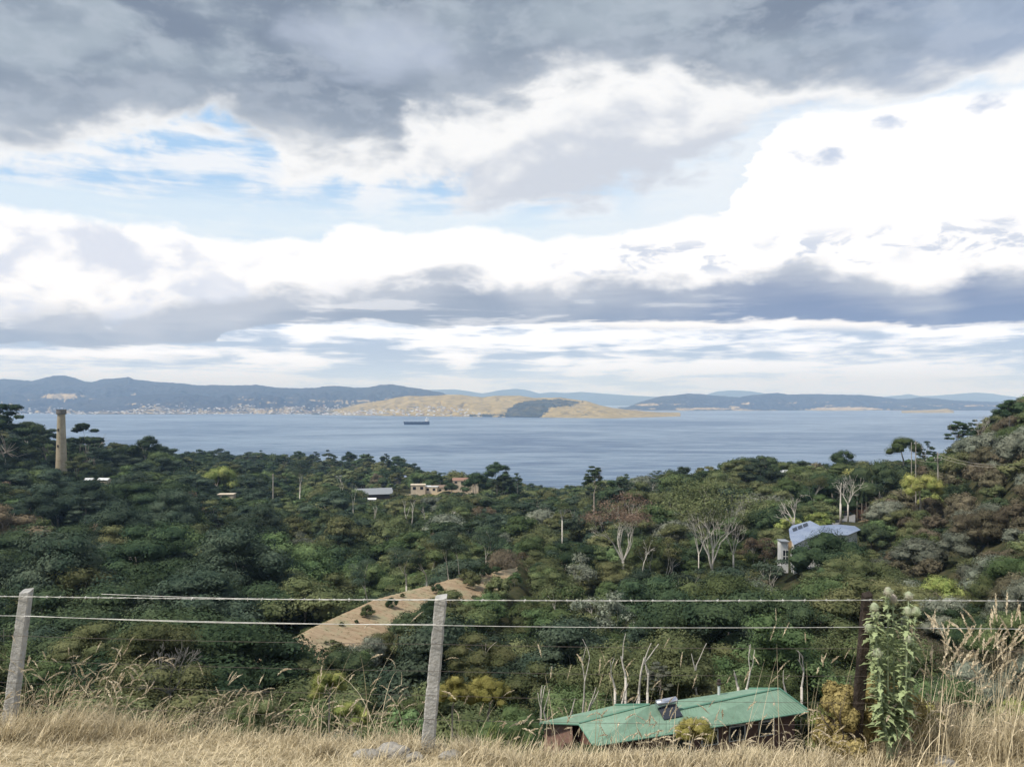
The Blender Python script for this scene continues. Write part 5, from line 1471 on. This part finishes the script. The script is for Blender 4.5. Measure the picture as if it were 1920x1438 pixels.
for i, (px, row, D, w) in enumerate([(640, 1168, 128, 10), (668, 1160, 131, 8), (612, 1188, 118, 9), (755, 1118, 151, 9), (810, 1098, 163, 10), (545, 1212, 114, 12), (872, 1094, 172, 26), (905, 1088, 178, 30), (930, 1078, 183, 18), (690, 1150, 135, 26), (735, 1132, 143, 22), (505, 1228, 112, 14), (885, 1105, 168, 34), (820, 1112, 158, 22)]):
    c = P(px, row, D); g = float(ground(c.x, c.y)); s_ = w / F * D / 10.5
    crown, trunk = crown_from('dome', 'dark' if i % 3 else 'olive', 160 + i % 3, 2600, 0.3)
    t = empty('low_shrub', (c.x, c.y, g - 0.1), i * 1.1); t.scale = (s_, s_, s_)
    obj('crown', crown, t); obj('trunk', trunk, t)
    tag(t, ['%s dark shrub %s', '%s dark shrub %s'][0] % ('small' if w < 15 else 'spreading', 'on the lower end of the bare brown field' if px < 700 else 'on the upper end of the bare brown field'), 'shrub', '%s shrubs dotted over the %s end of the bare brown field' % ('small' if w < 15 else 'spreading', 'lower' if px < 700 else 'upper'))

# more pale-stemmed gums through the valley: five shapes, copied
def valley_gums():
    rng = np.random.default_rng(909)
    base = []
    for i in range(5):
        mb = MB(); tips = []
        r2 = np.random.default_rng(500 + i)
        for s_ in range(1 + i % 3): grow(mb, r2, (0, 0, -0.5), (r2.normal() * 0.22, r2.normal() * 0.22, 1), 4.6, 0.17, 3, tips, 0.45, 0.16, 4, 0.12, (2, 3), 0.03)
        V = np.array(mb.v); k = 10 / V[:, 2].max(); mb.v = [tuple(v * k) if v[2] > 0 else tuple(v) for v in V]
        T = np.array(tips) * k; T = T[T[:, 2] > 5.5]; T = T[r2.choice(len(T), min(len(T), 26), replace=False)]
        q = r2.uniform(0.6, 1.2, len(T)); Vv, Fq = leaf_cloud(r2, T, np.stack([q * 1.3, q * 1.2, q * 0.55], 1), 2600, 0.17)
        base.append((np_mesh('crown', Vv, Fq, FOL[['blue', 'olive', 'grey', 'dark', 'rust'][i]]), mb.mesh('trunk', BONE, smooth=True)))
    spots = [(1235, 905, 330), (1265, 925, 320), (1345, 890, 360), (1405, 925, 300), (1450, 945, 270), (1100, 955, 300), (1010, 985, 300), (940, 1000, 290), (885, 985, 320), (820, 1000, 300),
             (740, 1005, 310), (655, 1010, 300), (575, 1000, 310), (520, 1030, 280), (1420, 1010, 205), (1440, 1055, 175), (1240, 1010, 215), (1105, 1045, 205), (1030, 1060, 210), (980, 1040, 240),
             (1290, 1075, 165), (1060, 1110, 150), (1130, 1120, 140), (380, 1000, 300), (250, 980, 340), (420, 1075, 215), (230, 1060, 230), (720, 975, 370), (600, 960, 400), (905, 950, 400), (1655, 905, 280), (1500, 905, 330)]
    order = sorted(range(len(spots)), key=lambda i: spots[i][0])
    wh = {}
    for i, (px, top, D) in enumerate(spots):
        c = P(px, top, D); g = float(ground(c.x, D)); h = min(max(c.z - g, 9), 24)
        t = empty('pale_gum', (c.x, D, c.z - h), rng.uniform(0, 6.28)); s_ = h / 10 * 0.85; t.scale = (s_, s_, h / 10)
        cr, tr = base[i % 5]; obj('crown', cr, t); obj('trunk', tr, t)
        tone = ['blue-green', 'olive', 'grey-green', 'dark', 'rusty'][i % 5]
        row = 'high up' if top < 960 else 'midway down' if top < 1030 else 'just above the top wire'
        where = ('left of the valley meadow' if px < 500 else 'below the long grey roof' if px < 760 else 'above the bare brown field' if px < 960 else 'left of the rusty-crowned gum' if px < 1150 else 'around the tall white-limbed gum' if px < 1400 else 'near the blue-roofed house')
        wh.setdefault((tone, row, where), []).append((px, t))
    for (tone, row, where), ts in wh.items():
        ts.sort(key=lambda q: q[0])
        for k, (px, t) in enumerate(ts):
            pre = {1: [''], 2: ['left ', 'right ']}.get(len(ts), [''] * len(ts))[k]
            tag(t, '%s%s pale-stemmed gum %s, %s' % (pre, tone, row, where), 'tree', 'pale-stemmed gums through the valley')
valley_gums()

# ------------------------------------------------------------------ the fence
def fpt(px, row, D): return P(px, row, D)
def build_fence():
    t = empty('wire_fence', (-0.69, 6.5, float(ground(-0.69, 6.5))))
    tag(t, 'farm fence of barbed and plain wire strung between leaning posts', 'fence')
    o = t.location.copy()
    def post(bx, by, tx, ty, D, w, d, m, name, label, notch):
        a, b = fpt(bx, by, D), fpt(tx, ty, D)
        a = a + (a - b).normalized() * 0.25
        ax = (b - a).normalized(); sx = Vector((1, 0, 0)) - ax * ax.x; sx.normalize(); sy = ax.cross(sx)
        mb = MB(); n = 40; L = (b - a).length; rg = np.random.default_rng(int(bx) + 5)
        for i in range(n + 1):
            s = i / n; c = a + ax * L * s
            k = 1.0 - 0.16 * s; nt_ = 0.0
            for q in notch:
                if abs(s - q) < 0.018: nt_ = 0.10
            wob = 1 + (rg.random() - 0.5) * (0.04 if m is M_POST else 0.16)
            hw, hd = w / 2 * (k - nt_) * wob, d / 2 * k
            ch = 0.22
            ring = [(-1, -1 + ch), (-1 + ch, -1), (1 - ch, -1), (1, -1 + ch), (1, 1 - ch), (1 - ch, 1), (-1 + ch, 1), (-1, 1 - ch)]
            for u, v in ring: mb.v.append(tuple(c + sx * u * hw + sy * v * hd - o + (ax * 0.012 * (u + v) if i == n else Vector())))
        for i in range(n):
            for k2 in range(8):
                a0 = i * 8 + k2; a1 = i * 8 + (k2 + 1) % 8
                mb.f.append([a0, a1, a1 + 8, a0 + 8]); mb.mi.append(0)
        mb.f.append([n * 8 + k2 for k2 in range(8)]); mb.mi.append(0); mb.f.append([k2 for k2 in range(8)][::-1]); mb.mi.append(0)
        p = mb.build(name, m, t); p['label'] = label
        return a, b
    posts = [(18, 1350, 50, 1107, 7.25), (803, 1390, 827, 1119, 6.5), (1605, 1385, 1626, 1114, 6.35), (2330, 1410, 2350, 1126, 6.5)]
    post(*posts[0], 0.112, 0.09, M_POST, 'post', 'grey squared post leaning right at the left edge', (0.33, 0.55, 0.75))
    post(*posts[1], 0.116, 0.095, M_POST, 'post', 'grey squared post leaning right, left of centre', (0.30, 0.50, 0.72, 0.84))
    post(*posts[2], 0.080, 0.08, M_OLDPOST, 'post', 'old dark weathered post behind the thistle', (0.4,))
    pole_rows = [(1115, 1121, 1121, 1122), (1151, 1168, 1171, 1174), (1188, 1203, 1211, 1218), (1233, 1253, 1262, 1270), (1275, 1298, 1312, 1318), (1313, 1343, 1352, 1356)]
    def at_row(post_, row):
        bx, by, tx, ty, D = post_
        s = (by - row) / (by - ty); return fpt(bx + (tx - bx) * s, row, D) + Vector((0, -0.062, 0))
    for k, rows in enumerate(pole_rows):
        mb = MB(); pts = []
        A = [at_row(p, r) for p, r in zip(posts, rows)]
        left = A[0] + (A[0] - A[1]) * 0.9 + Vector((0, 0, 0.03))
        A = [left] + A
        for i in range(len(A) - 1):
            n = 60
            for j in range(n):
                s = j / n; p = A[i].lerp(A[i + 1], s); p.z -= (0.012 if k else 0.006) * 4 * s * (1 - s); pts.append(p - o)
        pts.append(A[-1] - o)
        r = (0.0023, 0.0023, 0.0018, 0.0016, 0.0016, 0.0016)[k]
        if k == 0:   # two twisted strands
            for ph in (0, math.pi):
                q = [p + Vector((0, math.cos(i * 1.3 + ph), math.sin(i * 1.3 + ph))) * 0.003 for i, p in enumerate(pts)]
                mb.tube(q, 0.0018, 4)
        else: mb.tube(pts, r, 4)
        wire = mb.build('barbed_wire' if k == 0 else 'wire', M_WIRE if k < 2 else M_RUST, t)
        if k == 0:
            bm_ = MB(); rg = np.random.default_rng(9)
            L = 0.0
            for i in range(1, len(pts)):
                L += (pts[i] - pts[i - 1]).length
                if L > 0.13:
                    L = 0; p = pts[i]
                    for _ in range(2):
                        v = Vector((rg.normal() * 0.3, rg.normal(), rg.normal())).normalized() * 0.015
                        bm_.tube([p - v, p + v], 0.0018, 3)
                    bm_.tube([p - Vector((0.008, 0, 0)), p + Vector((0.008, 0, 0))], 0.006, 5)
            bm_.build('barbs', M_WIRE, wire)
    # spare loose strand doubled beside the top wires on the left span
    mb = MB(); a, b = fpt(190, 1113.5, 7.1), fpt(827, 1123.5, 6.45)
    mb.tube([a.lerp(b, i / 20) - Vector((0, 0, 0.02 * math.sin(math.pi * i / 20))) - o for i in range(21)], 0.0022, 4)
    a, b = fpt(45, 1154, 7.2), fpt(818, 1170, 6.45)
    mb.tube([a.lerp(b, i / 20) - Vector((0, 0, 0.026 * math.sin(math.pi * i / 20))) - o for i in range(21)], 0.0024, 4)
    mb.build('tie_wire', M_WIRE, t)
build_fence()

# ------------------------------------------------------------------ dry grass
def straw_mat(name, c1, c2, transl=0.25):
    m = bpy.data.materials.new(name); m.use_nodes = True
    nt = m.node_tree; nt.nodes.clear(); N = NT(nt)
    out = N.new('ShaderNodeOutputMaterial'); geo = N.new('ShaderNodeNewGeometry')
    c = N.mix(geo.outputs['Random Per Island'], c1, c2)
    hs = N.new('ShaderNodeHueSaturation')
    N.put(hs.inputs['Value'], N.lin(N.m('FRACT', N.m('MULTIPLY', geo.outputs['Random Per Island'], 17.0)), 0, 1, 0.55, 1.25)); N.put(hs.inputs['Color'], c)
    d = N.new('ShaderNodeBsdfDiffuse'); t = N.new('ShaderNodeBsdfTranslucent'); mx = N.new('ShaderNodeMixShader')
    nt.links.new(hs.outputs[0], d.inputs[0]); nt.links.new(hs.outputs[0], t.inputs[0]); mx.inputs[0].default_value = transl
    nt.links.new(d.outputs[0], mx.inputs[1]); nt.links.new(t.outputs[0], mx.inputs[2]); nt.links.new(mx.outputs[0], out.inputs[0])
    return m
M_STRAW = straw_mat('dry_straw', (0.46, 0.385, 0.24), (0.78, 0.68, 0.48))
M_HEAD = straw_mat('seed_heads', (0.55, 0.46, 0.31), (0.78, 0.69, 0.52))
M_GREENB = straw_mat('green_blades', (0.12, 0.17, 0.05), (0.26, 0.28, 0.11))
def blades(base, L, az, lean, curl, w, nseg=4):
    """bent ribbons: base (n,3), length, direction of lean, start angle from vertical, extra bend"""
    n = len(base); rows = []
    p = base.copy(); ang = lean.copy()
    side = np.stack([-np.sin(az), np.cos(az), np.zeros(n)], 1)
    # face the ribbons randomly
    for i in range(nseg + 1):
        ww = (w * (1 - (i / nseg) ** 1.6 * 0.9))[:, None]
        tw = side
        rows.append(p - tw * ww); rows.append(p + tw * ww)
        d = np.stack([np.sin(ang) * np.cos(az), np.sin(ang) * np.sin(az), np.cos(ang)], 1)
        p = p + d * (L / nseg)[:, None]; ang = ang + curl / nseg
    V = np.stack(rows, 1).reshape(-1, 3); k = 2 * (nseg + 1)
    b = np.arange(n)[:, None] * k
    F_ = np.concatenate([np.stack([b + 2 * i, b + 2 * i + 1, b + 2 * i + 3, b + 2 * i + 2], -1).reshape(-1, 4) for i in range(nseg)])
    return V, F_, p, ang
def join(parts):
    Vs, Fs, o = [], [], 0
    for V, Fq in parts: Vs.append(V); Fs.append(Fq + o); o += len(V)
    return np.concatenate(Vs), np.concatenate(Fs)
def stalks(rng, base, L, az, lean, curl, headlen, headw, w=0.0032):
    V, Fq, tip, ang = blades(base, L, az, lean, curl, np.full(len(base), w), 6)
    # heads: many short slivers along the last part, drooping on
    parts = [(V, Fq)]
    n = len(base); m = 34
    hp, hd, hs = [], [], []
    p = tip.copy(); a = ang.copy(); steps = 12
    bend = curl * 0.09
    for s in range(steps):
        d = np.stack([np.sin(a) * np.cos(az), np.sin(a) * np.sin(az), np.cos(a)], 1)
        p = p + d * (headlen / steps)[:, None]; a = a + bend
        taper = math.sin(math.pi * (0.12 + 0.82 * s / steps))
        for q in range(4):
            r = rng.normal(size=(n, 3)); r /= np.linalg.norm(r, axis=1)[:, None]
            c = p + r * (headw * taper * 0.5)[:, None]
            l = d * 0.9 + r * 0.5
            hp.append(c); hd.append(l); hs.append(headw * taper * 1.0 + 0.002)
    c = np.concatenate(hp); l = np.concatenate(hd); s_ = np.concatenate(hs)[:, None]
    t = np.cross(l, rng.normal(size=l.shape)); t /= np.linalg.norm(t, axis=1)[:, None] + 1e-9
    Vh = np.stack([c - l * s_ * 0.9, c - t * s_ * 0.45, c + l * s_ * 1.1, c + t * s_ * 0.45], 1).reshape(-1, 3)
    return parts, (Vh, np.arange(len(Vh)).reshape(-1, 4))
def build_grass():
    rng = np.random.default_rng(21)
    parts, heads = [], []
    def spots(n, x0, x1, y0, y1):
        x = rng.uniform(x0, x1, n); y = rng.uniform(y0, y1, n)
        return np.stack([x, y, ground(x, y)], 1)
    edge = lambda x: 7.15 - 0.36 * sstep(x, -4.6, -1.4) - 0.32 * sstep(x, -0.6, 0.4) * sstep(x, 3.1, 2.5) + 0.08 * np.sin(x * 1.7)
    # matted short growth on the verge
    n = 95000
    B = spots(n, -6.5, 6.5, 4.4, 8.6); e = edge(B[:, 0]); B = B[(B[:, 1] < e + 0.7)]
    n = len(B); az = rng.normal(0.15, 1.0, n) + np.where(rng.random(n) < 0.3, math.pi, 0)
    V, Fq, _, _ = blades(B, rng.uniform(0.05, 0.15, n), az, rng.uniform(0.6, 1.35, n), rng.uniform(0.1, 0.7, n), rng.uniform(0.0018, 0.0042, n), 3)
    parts.append((V, Fq))
    # uneven taller tufts along the lip
    tx = np.concatenate([rng.uniform(-6.2, 6.2, 230), rng.uniform(-5, -3.2, 40), rng.uniform(2.6, 5.0, 150), rng.uniform(0.2, 2.6, 120)])
    for x in tx:
        y = edge(x) + rng.uniform(-0.55, 0.35)
        k = int(rng.integers(40, 110)); r = rng.uniform(0.04, 0.14)
        b = np.stack([x + rng.normal(size=k) * r, y + rng.normal(size=k) * r, np.zeros(k)], 1); b[:, 2] = ground(b[:, 0], b[:, 1]) - 0.01
        hgt = rng.uniform(0.06, 0.18) * (1.5 if x < -3.0 else 2.0 if x > 3.0 else 1.0)
        a0 = rng.uniform(-0.5, 0.5) + (0 if rng.random() < 0.7 else math.pi)
        V, Fq, _, _ = blades(b, hgt * rng.uniform(0.6, 1.5, k), a0 + rng.normal(size=k) * 0.9, rng.uniform(0.05, 0.7, k), rng.uniform(0.2, 1.5, k), rng.uniform(0.002, 0.0045, k), 5)
        parts.append((V, Fq))
    # seed stalks
    def zone(n, px0, px1, D0, D1, h0, h1, curl=(0.1, 0.9), hl=(0.07, 0.16), hw=(0.005, 0.010), lean=(0.0, 0.35)):
        px = rng.uniform(px0, px1, n); D = rng.uniform(D0, D1, n); x = (px - 960) / F * D
        B = np.stack([x, D, ground(x, D)], 1)
        az = rng.normal(0.1, 0.8, n) + np.where(rng.random(n) < 0.25, math.pi, 0)
        return stalks(rng, B, rng.uniform(h0, h1, n) ** 1.0, az, rng.uniform(*lean, n), rng.uniform(*curl, n), rng.uniform(*hl, n), rng.uniform(*hw, n))
    Z = [(220, -60, 700, 6.8, 7.5, 0.14, 0.34), (80, 30, 230, 6.9, 7.4, 0.32, 0.70), (16, 60, 190, 6.9, 7.2, 0.68, 0.95, (0.9, 2.2), (0.14, 0.22), (0.009, 0.014)), (70, 380, 780, 6.6, 7.2, 0.20, 0.5),
         (14, 500, 780, 6.4, 6.8, 0.7, 1.0, (0.3, 1.8)), (90, 830, 1560, 6.2, 7.0, 0.18, 0.42), (26, 1000, 1330, 6.4, 7.2, 0.55, 0.95, (0.05, 0.4)), (16, 1330, 1560, 6.3, 6.8, 0.6, 1.05, (0.05, 0.4)),
         (130, 1720, 1970, 6.0, 6.8, 0.50, 0.92, (0.1, 0.5), (0.10, 0.22), (0.008, 0.014)), (70, 1640, 1980, 5.9, 6.6, 0.30, 0.62, (0.2, 1.2)), (22, 1860, 1960, 5.8, 6.5, 0.8, 1.02, (0.1, 0.5), (0.12, 0.22), (0.008, 0.013)),
         (40, 1380, 1620, 5.9, 6.5, 0.22, 0.45, (0.6, 1.8)), (60, 1150, 1420, 5.8, 6.3, 0.16, 0.34, (0.6, 1.8))]
    for z in Z:
        st, hd = zone(*z[:7], **({} if len(z) < 8 else {'curl': z[7]} if len(z) < 9 else {'curl': z[7], 'hl': z[8], 'hw': z[9]}))
        parts += st; heads.append(hd)
    V1, F1 = join(parts); V2, F2 = join(heads)
    V = np.concatenate([V1, V2]); Fq = np.concatenate([F1, F2 + len(V1)])
    mi = np.concatenate([np.zeros(len(F1)), np.ones(len(F2))])
    o = obj('dry_grass', np_mesh('dry_grass', V, Fq, [M_STRAW, M_HEAD], midx=mi))
    tag(o, kind='stuff', label='tall dry straw-coloured grass along the roadside verge', cat='grass')
    # green weeds growing through beyond the fence
    px = rng.uniform(860, 1010, 2600); D = rng.uniform(7.6, 9.6, 2600); x = (px - 960) / F * D
    B = np.stack([x, D, ground(x, D)], 1)
    V, Fq, _, _ = blades(B, rng.uniform(0.3, 1.0, 2600) * 0.9, rng.uniform(0, 6.28, 2600), rng.uniform(0, 0.5, 2600), rng.uniform(0.2, 1.2, 2600), rng.uniform(0.004, 0.010, 2600), 5)
    o = obj('green_grass', np_mesh('green_grass', V, Fq, M_GREENB)); tag(o, kind='stuff', label='green grass clump beyond the fence beside the brick wall', cat='grass')
build_grass()

# ------------------------------------------------------------------ tall thistle, mound, rocks
M_THIS = foliage('thistle_green', (0.24, 0.31, 0.15), (0.34, 0.41, 0.22), isl=0.3, rnd=0.0)
M_THST = mat('thistle_stem', (0.30, 0.36, 0.22), rough=0.8)
M_BUD = mat('thistle_bud', (0.30, 0.36, 0.22), rough=0.85, var=0.2, scale=8, col2=(0.34, 0.30, 0.25))
def build_thistle():
    D = 6.15; a = P(1672, 1400, D); a.z = float(ground(a.x, D))
    t = empty('thistle', a); tag(t, 'tall pale green thistle with round heads rising past the top wire', 'weed')
    rng = np.random.default_rng(4)
    tops = [(1665, 1110, 0), (1680, 1126, 0.05), (1716, 1124, 0.1), (1634, 1136, -0.05), (1712, 1172, 0.12), (1636, 1218, -0.08), (1690, 1140, -0.1), (1650, 1160, 0.08), (1702, 1200, 0.0), (1724, 1150, 0.05), (1640, 1185, 0.1)]
    parts = []
    for i, (px, py, dy) in enumerate(tops):
        e = P(px, py, D) + Vector((0, dy, 0)) - a
        st = Vector((rng.normal() * 0.02, rng.normal() * 0.02, 0)); mid = Vector((e.x * 0.62 + st.x, dy * 0.5, e.z * 0.45))
        pts = [st.lerp(mid, s / 6) if s < 6 else mid.lerp(e, (s - 6) / 6) for s in range(13)]
        mb = MB(); mb.tube(pts, [0.011 - 0.0005 * s for s in range(13)], 6); mb.build('stem', M_THST, t, smooth=True)
        mb = MB(); mb.lathe(tuple(e), [(0.004, -0.035), (0.020, -0.028), (0.031, -0.008), (0.030, 0.012), (0.022, 0.030), (0.008, 0.040)], 12)
        for k in range(70):
            v = Vector(rng.normal(size=3)).normalized(); mb.tube([e + v * 0.026, e + v * rng.uniform(0.038, 0.052)], [0.003, 0.0007], 3, cap=False)
        mb.build('flower_head', M_BUD, t)
        # leaves along the stem: lobed slivers
        nl = 88
        for k in range(nl):
            s = rng.uniform(0.12, 0.98) ** 0.75; f = s * 12; j = min(11, int(f)); p = pts[j].lerp(pts[j + 1], f - j)
            L = rng.uniform(0.045, 0.135) * (1.2 - 0.40 * s); an = rng.uniform(0, 6.28); up_ = rng.uniform(-0.1, 0.8)
            d = Vector((math.cos(an), math.sin(an), up_)).normalized(); sd_ = d.cross(Vector((0, 0, 1))).normalized(); n_ = sd_.cross(d)
            w = L * 0.155
            V = []; 
            seg = 5
            for q in range(seg + 1):
                u = q / seg; c = p + d * L * u - Vector((0, 0, 1)) * L * 0.35 * u * u
                ww = w * math.sin(math.pi * min(0.95, 0.15 + u * 0.85)) * (1.5 if q % 2 else 0.6)
                V += [tuple(c - sd_ * ww + n_ * ww * 0.3), tuple(c + sd_ * ww + n_ * ww * 0.3)]
            Fq = np.array([[2 * q, 2 * q + 1, 2 * q + 3, 2 * q + 2] for q in range(seg)])
            parts.append((np.array(V), Fq))
    V, Fq = join(parts)
    obj('leaves', np_mesh('leaves', V, Fq, M_THIS), t)
build_thistle()

def mound(name, px, top, bot, D, wpx, fk, n, size, label, seed, cat='bush', k=26, flat=1.0):
    rng = np.random.default_rng(seed)
    a = P(px, bot, D); g = float(ground(a.x, a.y)); H = CAMZ - (top - HOR) / F * D - g; W = wpx / F * D / 2
    a.z = g
    t = empty(name, a); tag(t, label, cat)
    C, R = [], []
    for i in range(k):
        an = rng.uniform(0, 6.28); rr = math.sqrt(rng.random()) * W * 0.72; z = H * rng.uniform(0.12, 0.82) * (1 - 0.25 * (rr / W) ** 2)
        C.append((rr * math.cos(an), rr * math.sin(an) * flat, z)); q = rng.uniform(0.22, 0.36) * W; R.append((q, q, q * 1.15))
    V, Fq = leaf_cloud(rng, C, R, n, size)
    obj('foliage', np_mesh('foliage', V, Fq, FOL[fk] if isinstance(fk, str) else fk), t)
    mb = MB(); tips = []
    for i in range(5): grow(mb, rng, (rng.normal() * W * 0.2, rng.normal() * W * 0.2, -0.05), (rng.normal() * 0.3, rng.normal() * 0.3, 1), H * 0.45, 0.012, 2, tips, 0.5, 0.2, 3, 0.14, (2, 3), 0.002)
    mb.build('stems', BARKD, t)
M_MOSS = foliage('mossy_gold', (0.27, 0.245, 0.085), (0.43, 0.385, 0.16), isl=0.4, rnd=0.0)
mound('golden_shrub', 1580, 1262, 1410, 6.5, 120, M_MOSS, 34000, 0.013, 'golden olive shrub left of the old dark post', 11)
mound('golden_shrub', 1662, 1250, 1410, 6.6, 140, M_MOSS, 34000, 0.013, 'golden olive shrub right of the old dark post behind the thistle', 12)
mound('golden_shrub', 1732, 1300, 1400, 6.6, 80, M_MOSS, 12000, 0.013, 'small brownish shrub right of the thistle', 13)
M_LEAFG = foliage('fresh_weed_green', (0.11, 0.19, 0.08), (0.19, 0.29, 0.13), isl=0.35, rnd=0.0)
mound('green_weed', 762, 1322, 1400, 7.4, 88, M_LEAFG, 2600, 0.026, 'broad-leaved green weed touching the middle fence post', 14)

def rock(px, row, D, w, h, seed, label, rz=0.0, d=None):
    rng = np.random.default_rng(seed); n = 26; m = 14; V = []
    a = P(px, row, D); g = float(ground(a.x, a.y)); 
    ph = rng.uniform(0, 6, 6)
    for i in range(m + 1):
        v = math.pi * i / m
        for j in range(n):
            u = 2 * math.pi * j / n
            r = 1 + 0.12 * math.sin(2 * u + ph[0]) + 0.09 * math.sin(3 * v + ph[1]) * math.cos(3 * u + ph[2]) + 0.05 * math.sin(7 * u + ph[3]) * math.sin(5 * v + ph[4]) + rng.normal() * 0.012
            x, y, z = math.sin(v) * math.cos(u), math.sin(v) * math.sin(u), math.cos(v)
            V.append((np.sign(x) * abs(x) ** 0.85 * r * w / 2, np.sign(y) * abs(y) ** 0.85 * r * (d or w * 0.7) / 2, z * r * h))
    Fq = [[i * n + j, i * n + (j + 1) % n, (i + 1) * n + (j + 1) % n, (i + 1) * n + j] for i in range(m) for j in range(n)]
    o = obj('rock', np_mesh('rock', np.array(V), np.array(Fq), M_ROCK, smooth=True), None, (a.x, a.y, g + h * 0.15)); o.rotation_euler = (0, 0, rz)
    tag(o, label, 'rock')
rock(738, 1392, 6.35, 0.30, 0.075, 1, 'largest pale boulder half sunk in the grass left of the middle post')
rock(690, 1398, 6.3, 0.22, 0.05, 2, 'smaller pale rock left of the largest boulder')
rock(845, 1394, 6.3, 0.18, 0.05, 3, 'pale rock just right of the middle post')
rock(775, 1400, 6.25, 0.16, 0.045, 4, 'small pale rock between the boulder and the middle post')
rock(1772, 1372, 6.1, 0.19, 0.05, 5, 'flat whitish stone in the grass right of the thistle')

# ------------------------------------------------------------------ the air
def build_haze():
    m = bpy.data.materials.new('haze'); m.use_nodes = True
    nt = m.node_tree; nt.nodes.clear()
    pv = nt.nodes.new('ShaderNodeVolumePrincipled')
    pv.inputs['Color'].default_value = (0.44, 0.66, 1.0, 1)
    pv.inputs['Density'].default_value = HAZE
    pv.inputs['Absorption Color'].default_value = (1, 1, 1, 1)
    pv.inputs['Density Attribute'].default_value = ''
    pv.inputs['Anisotropy'].default_value = 0.0
    out = nt.nodes.new('ShaderNodeOutputMaterial')
    nt.links.new(pv.outputs[0], out.inputs['Volume'])
    mb = MB(); mb.box((0, 15600, 498), (125000, 33000, 1004))
    o = mb.build('haze', m)
    tag(o, kind='stuff')
HAZE = 6.3e-5
build_haze()
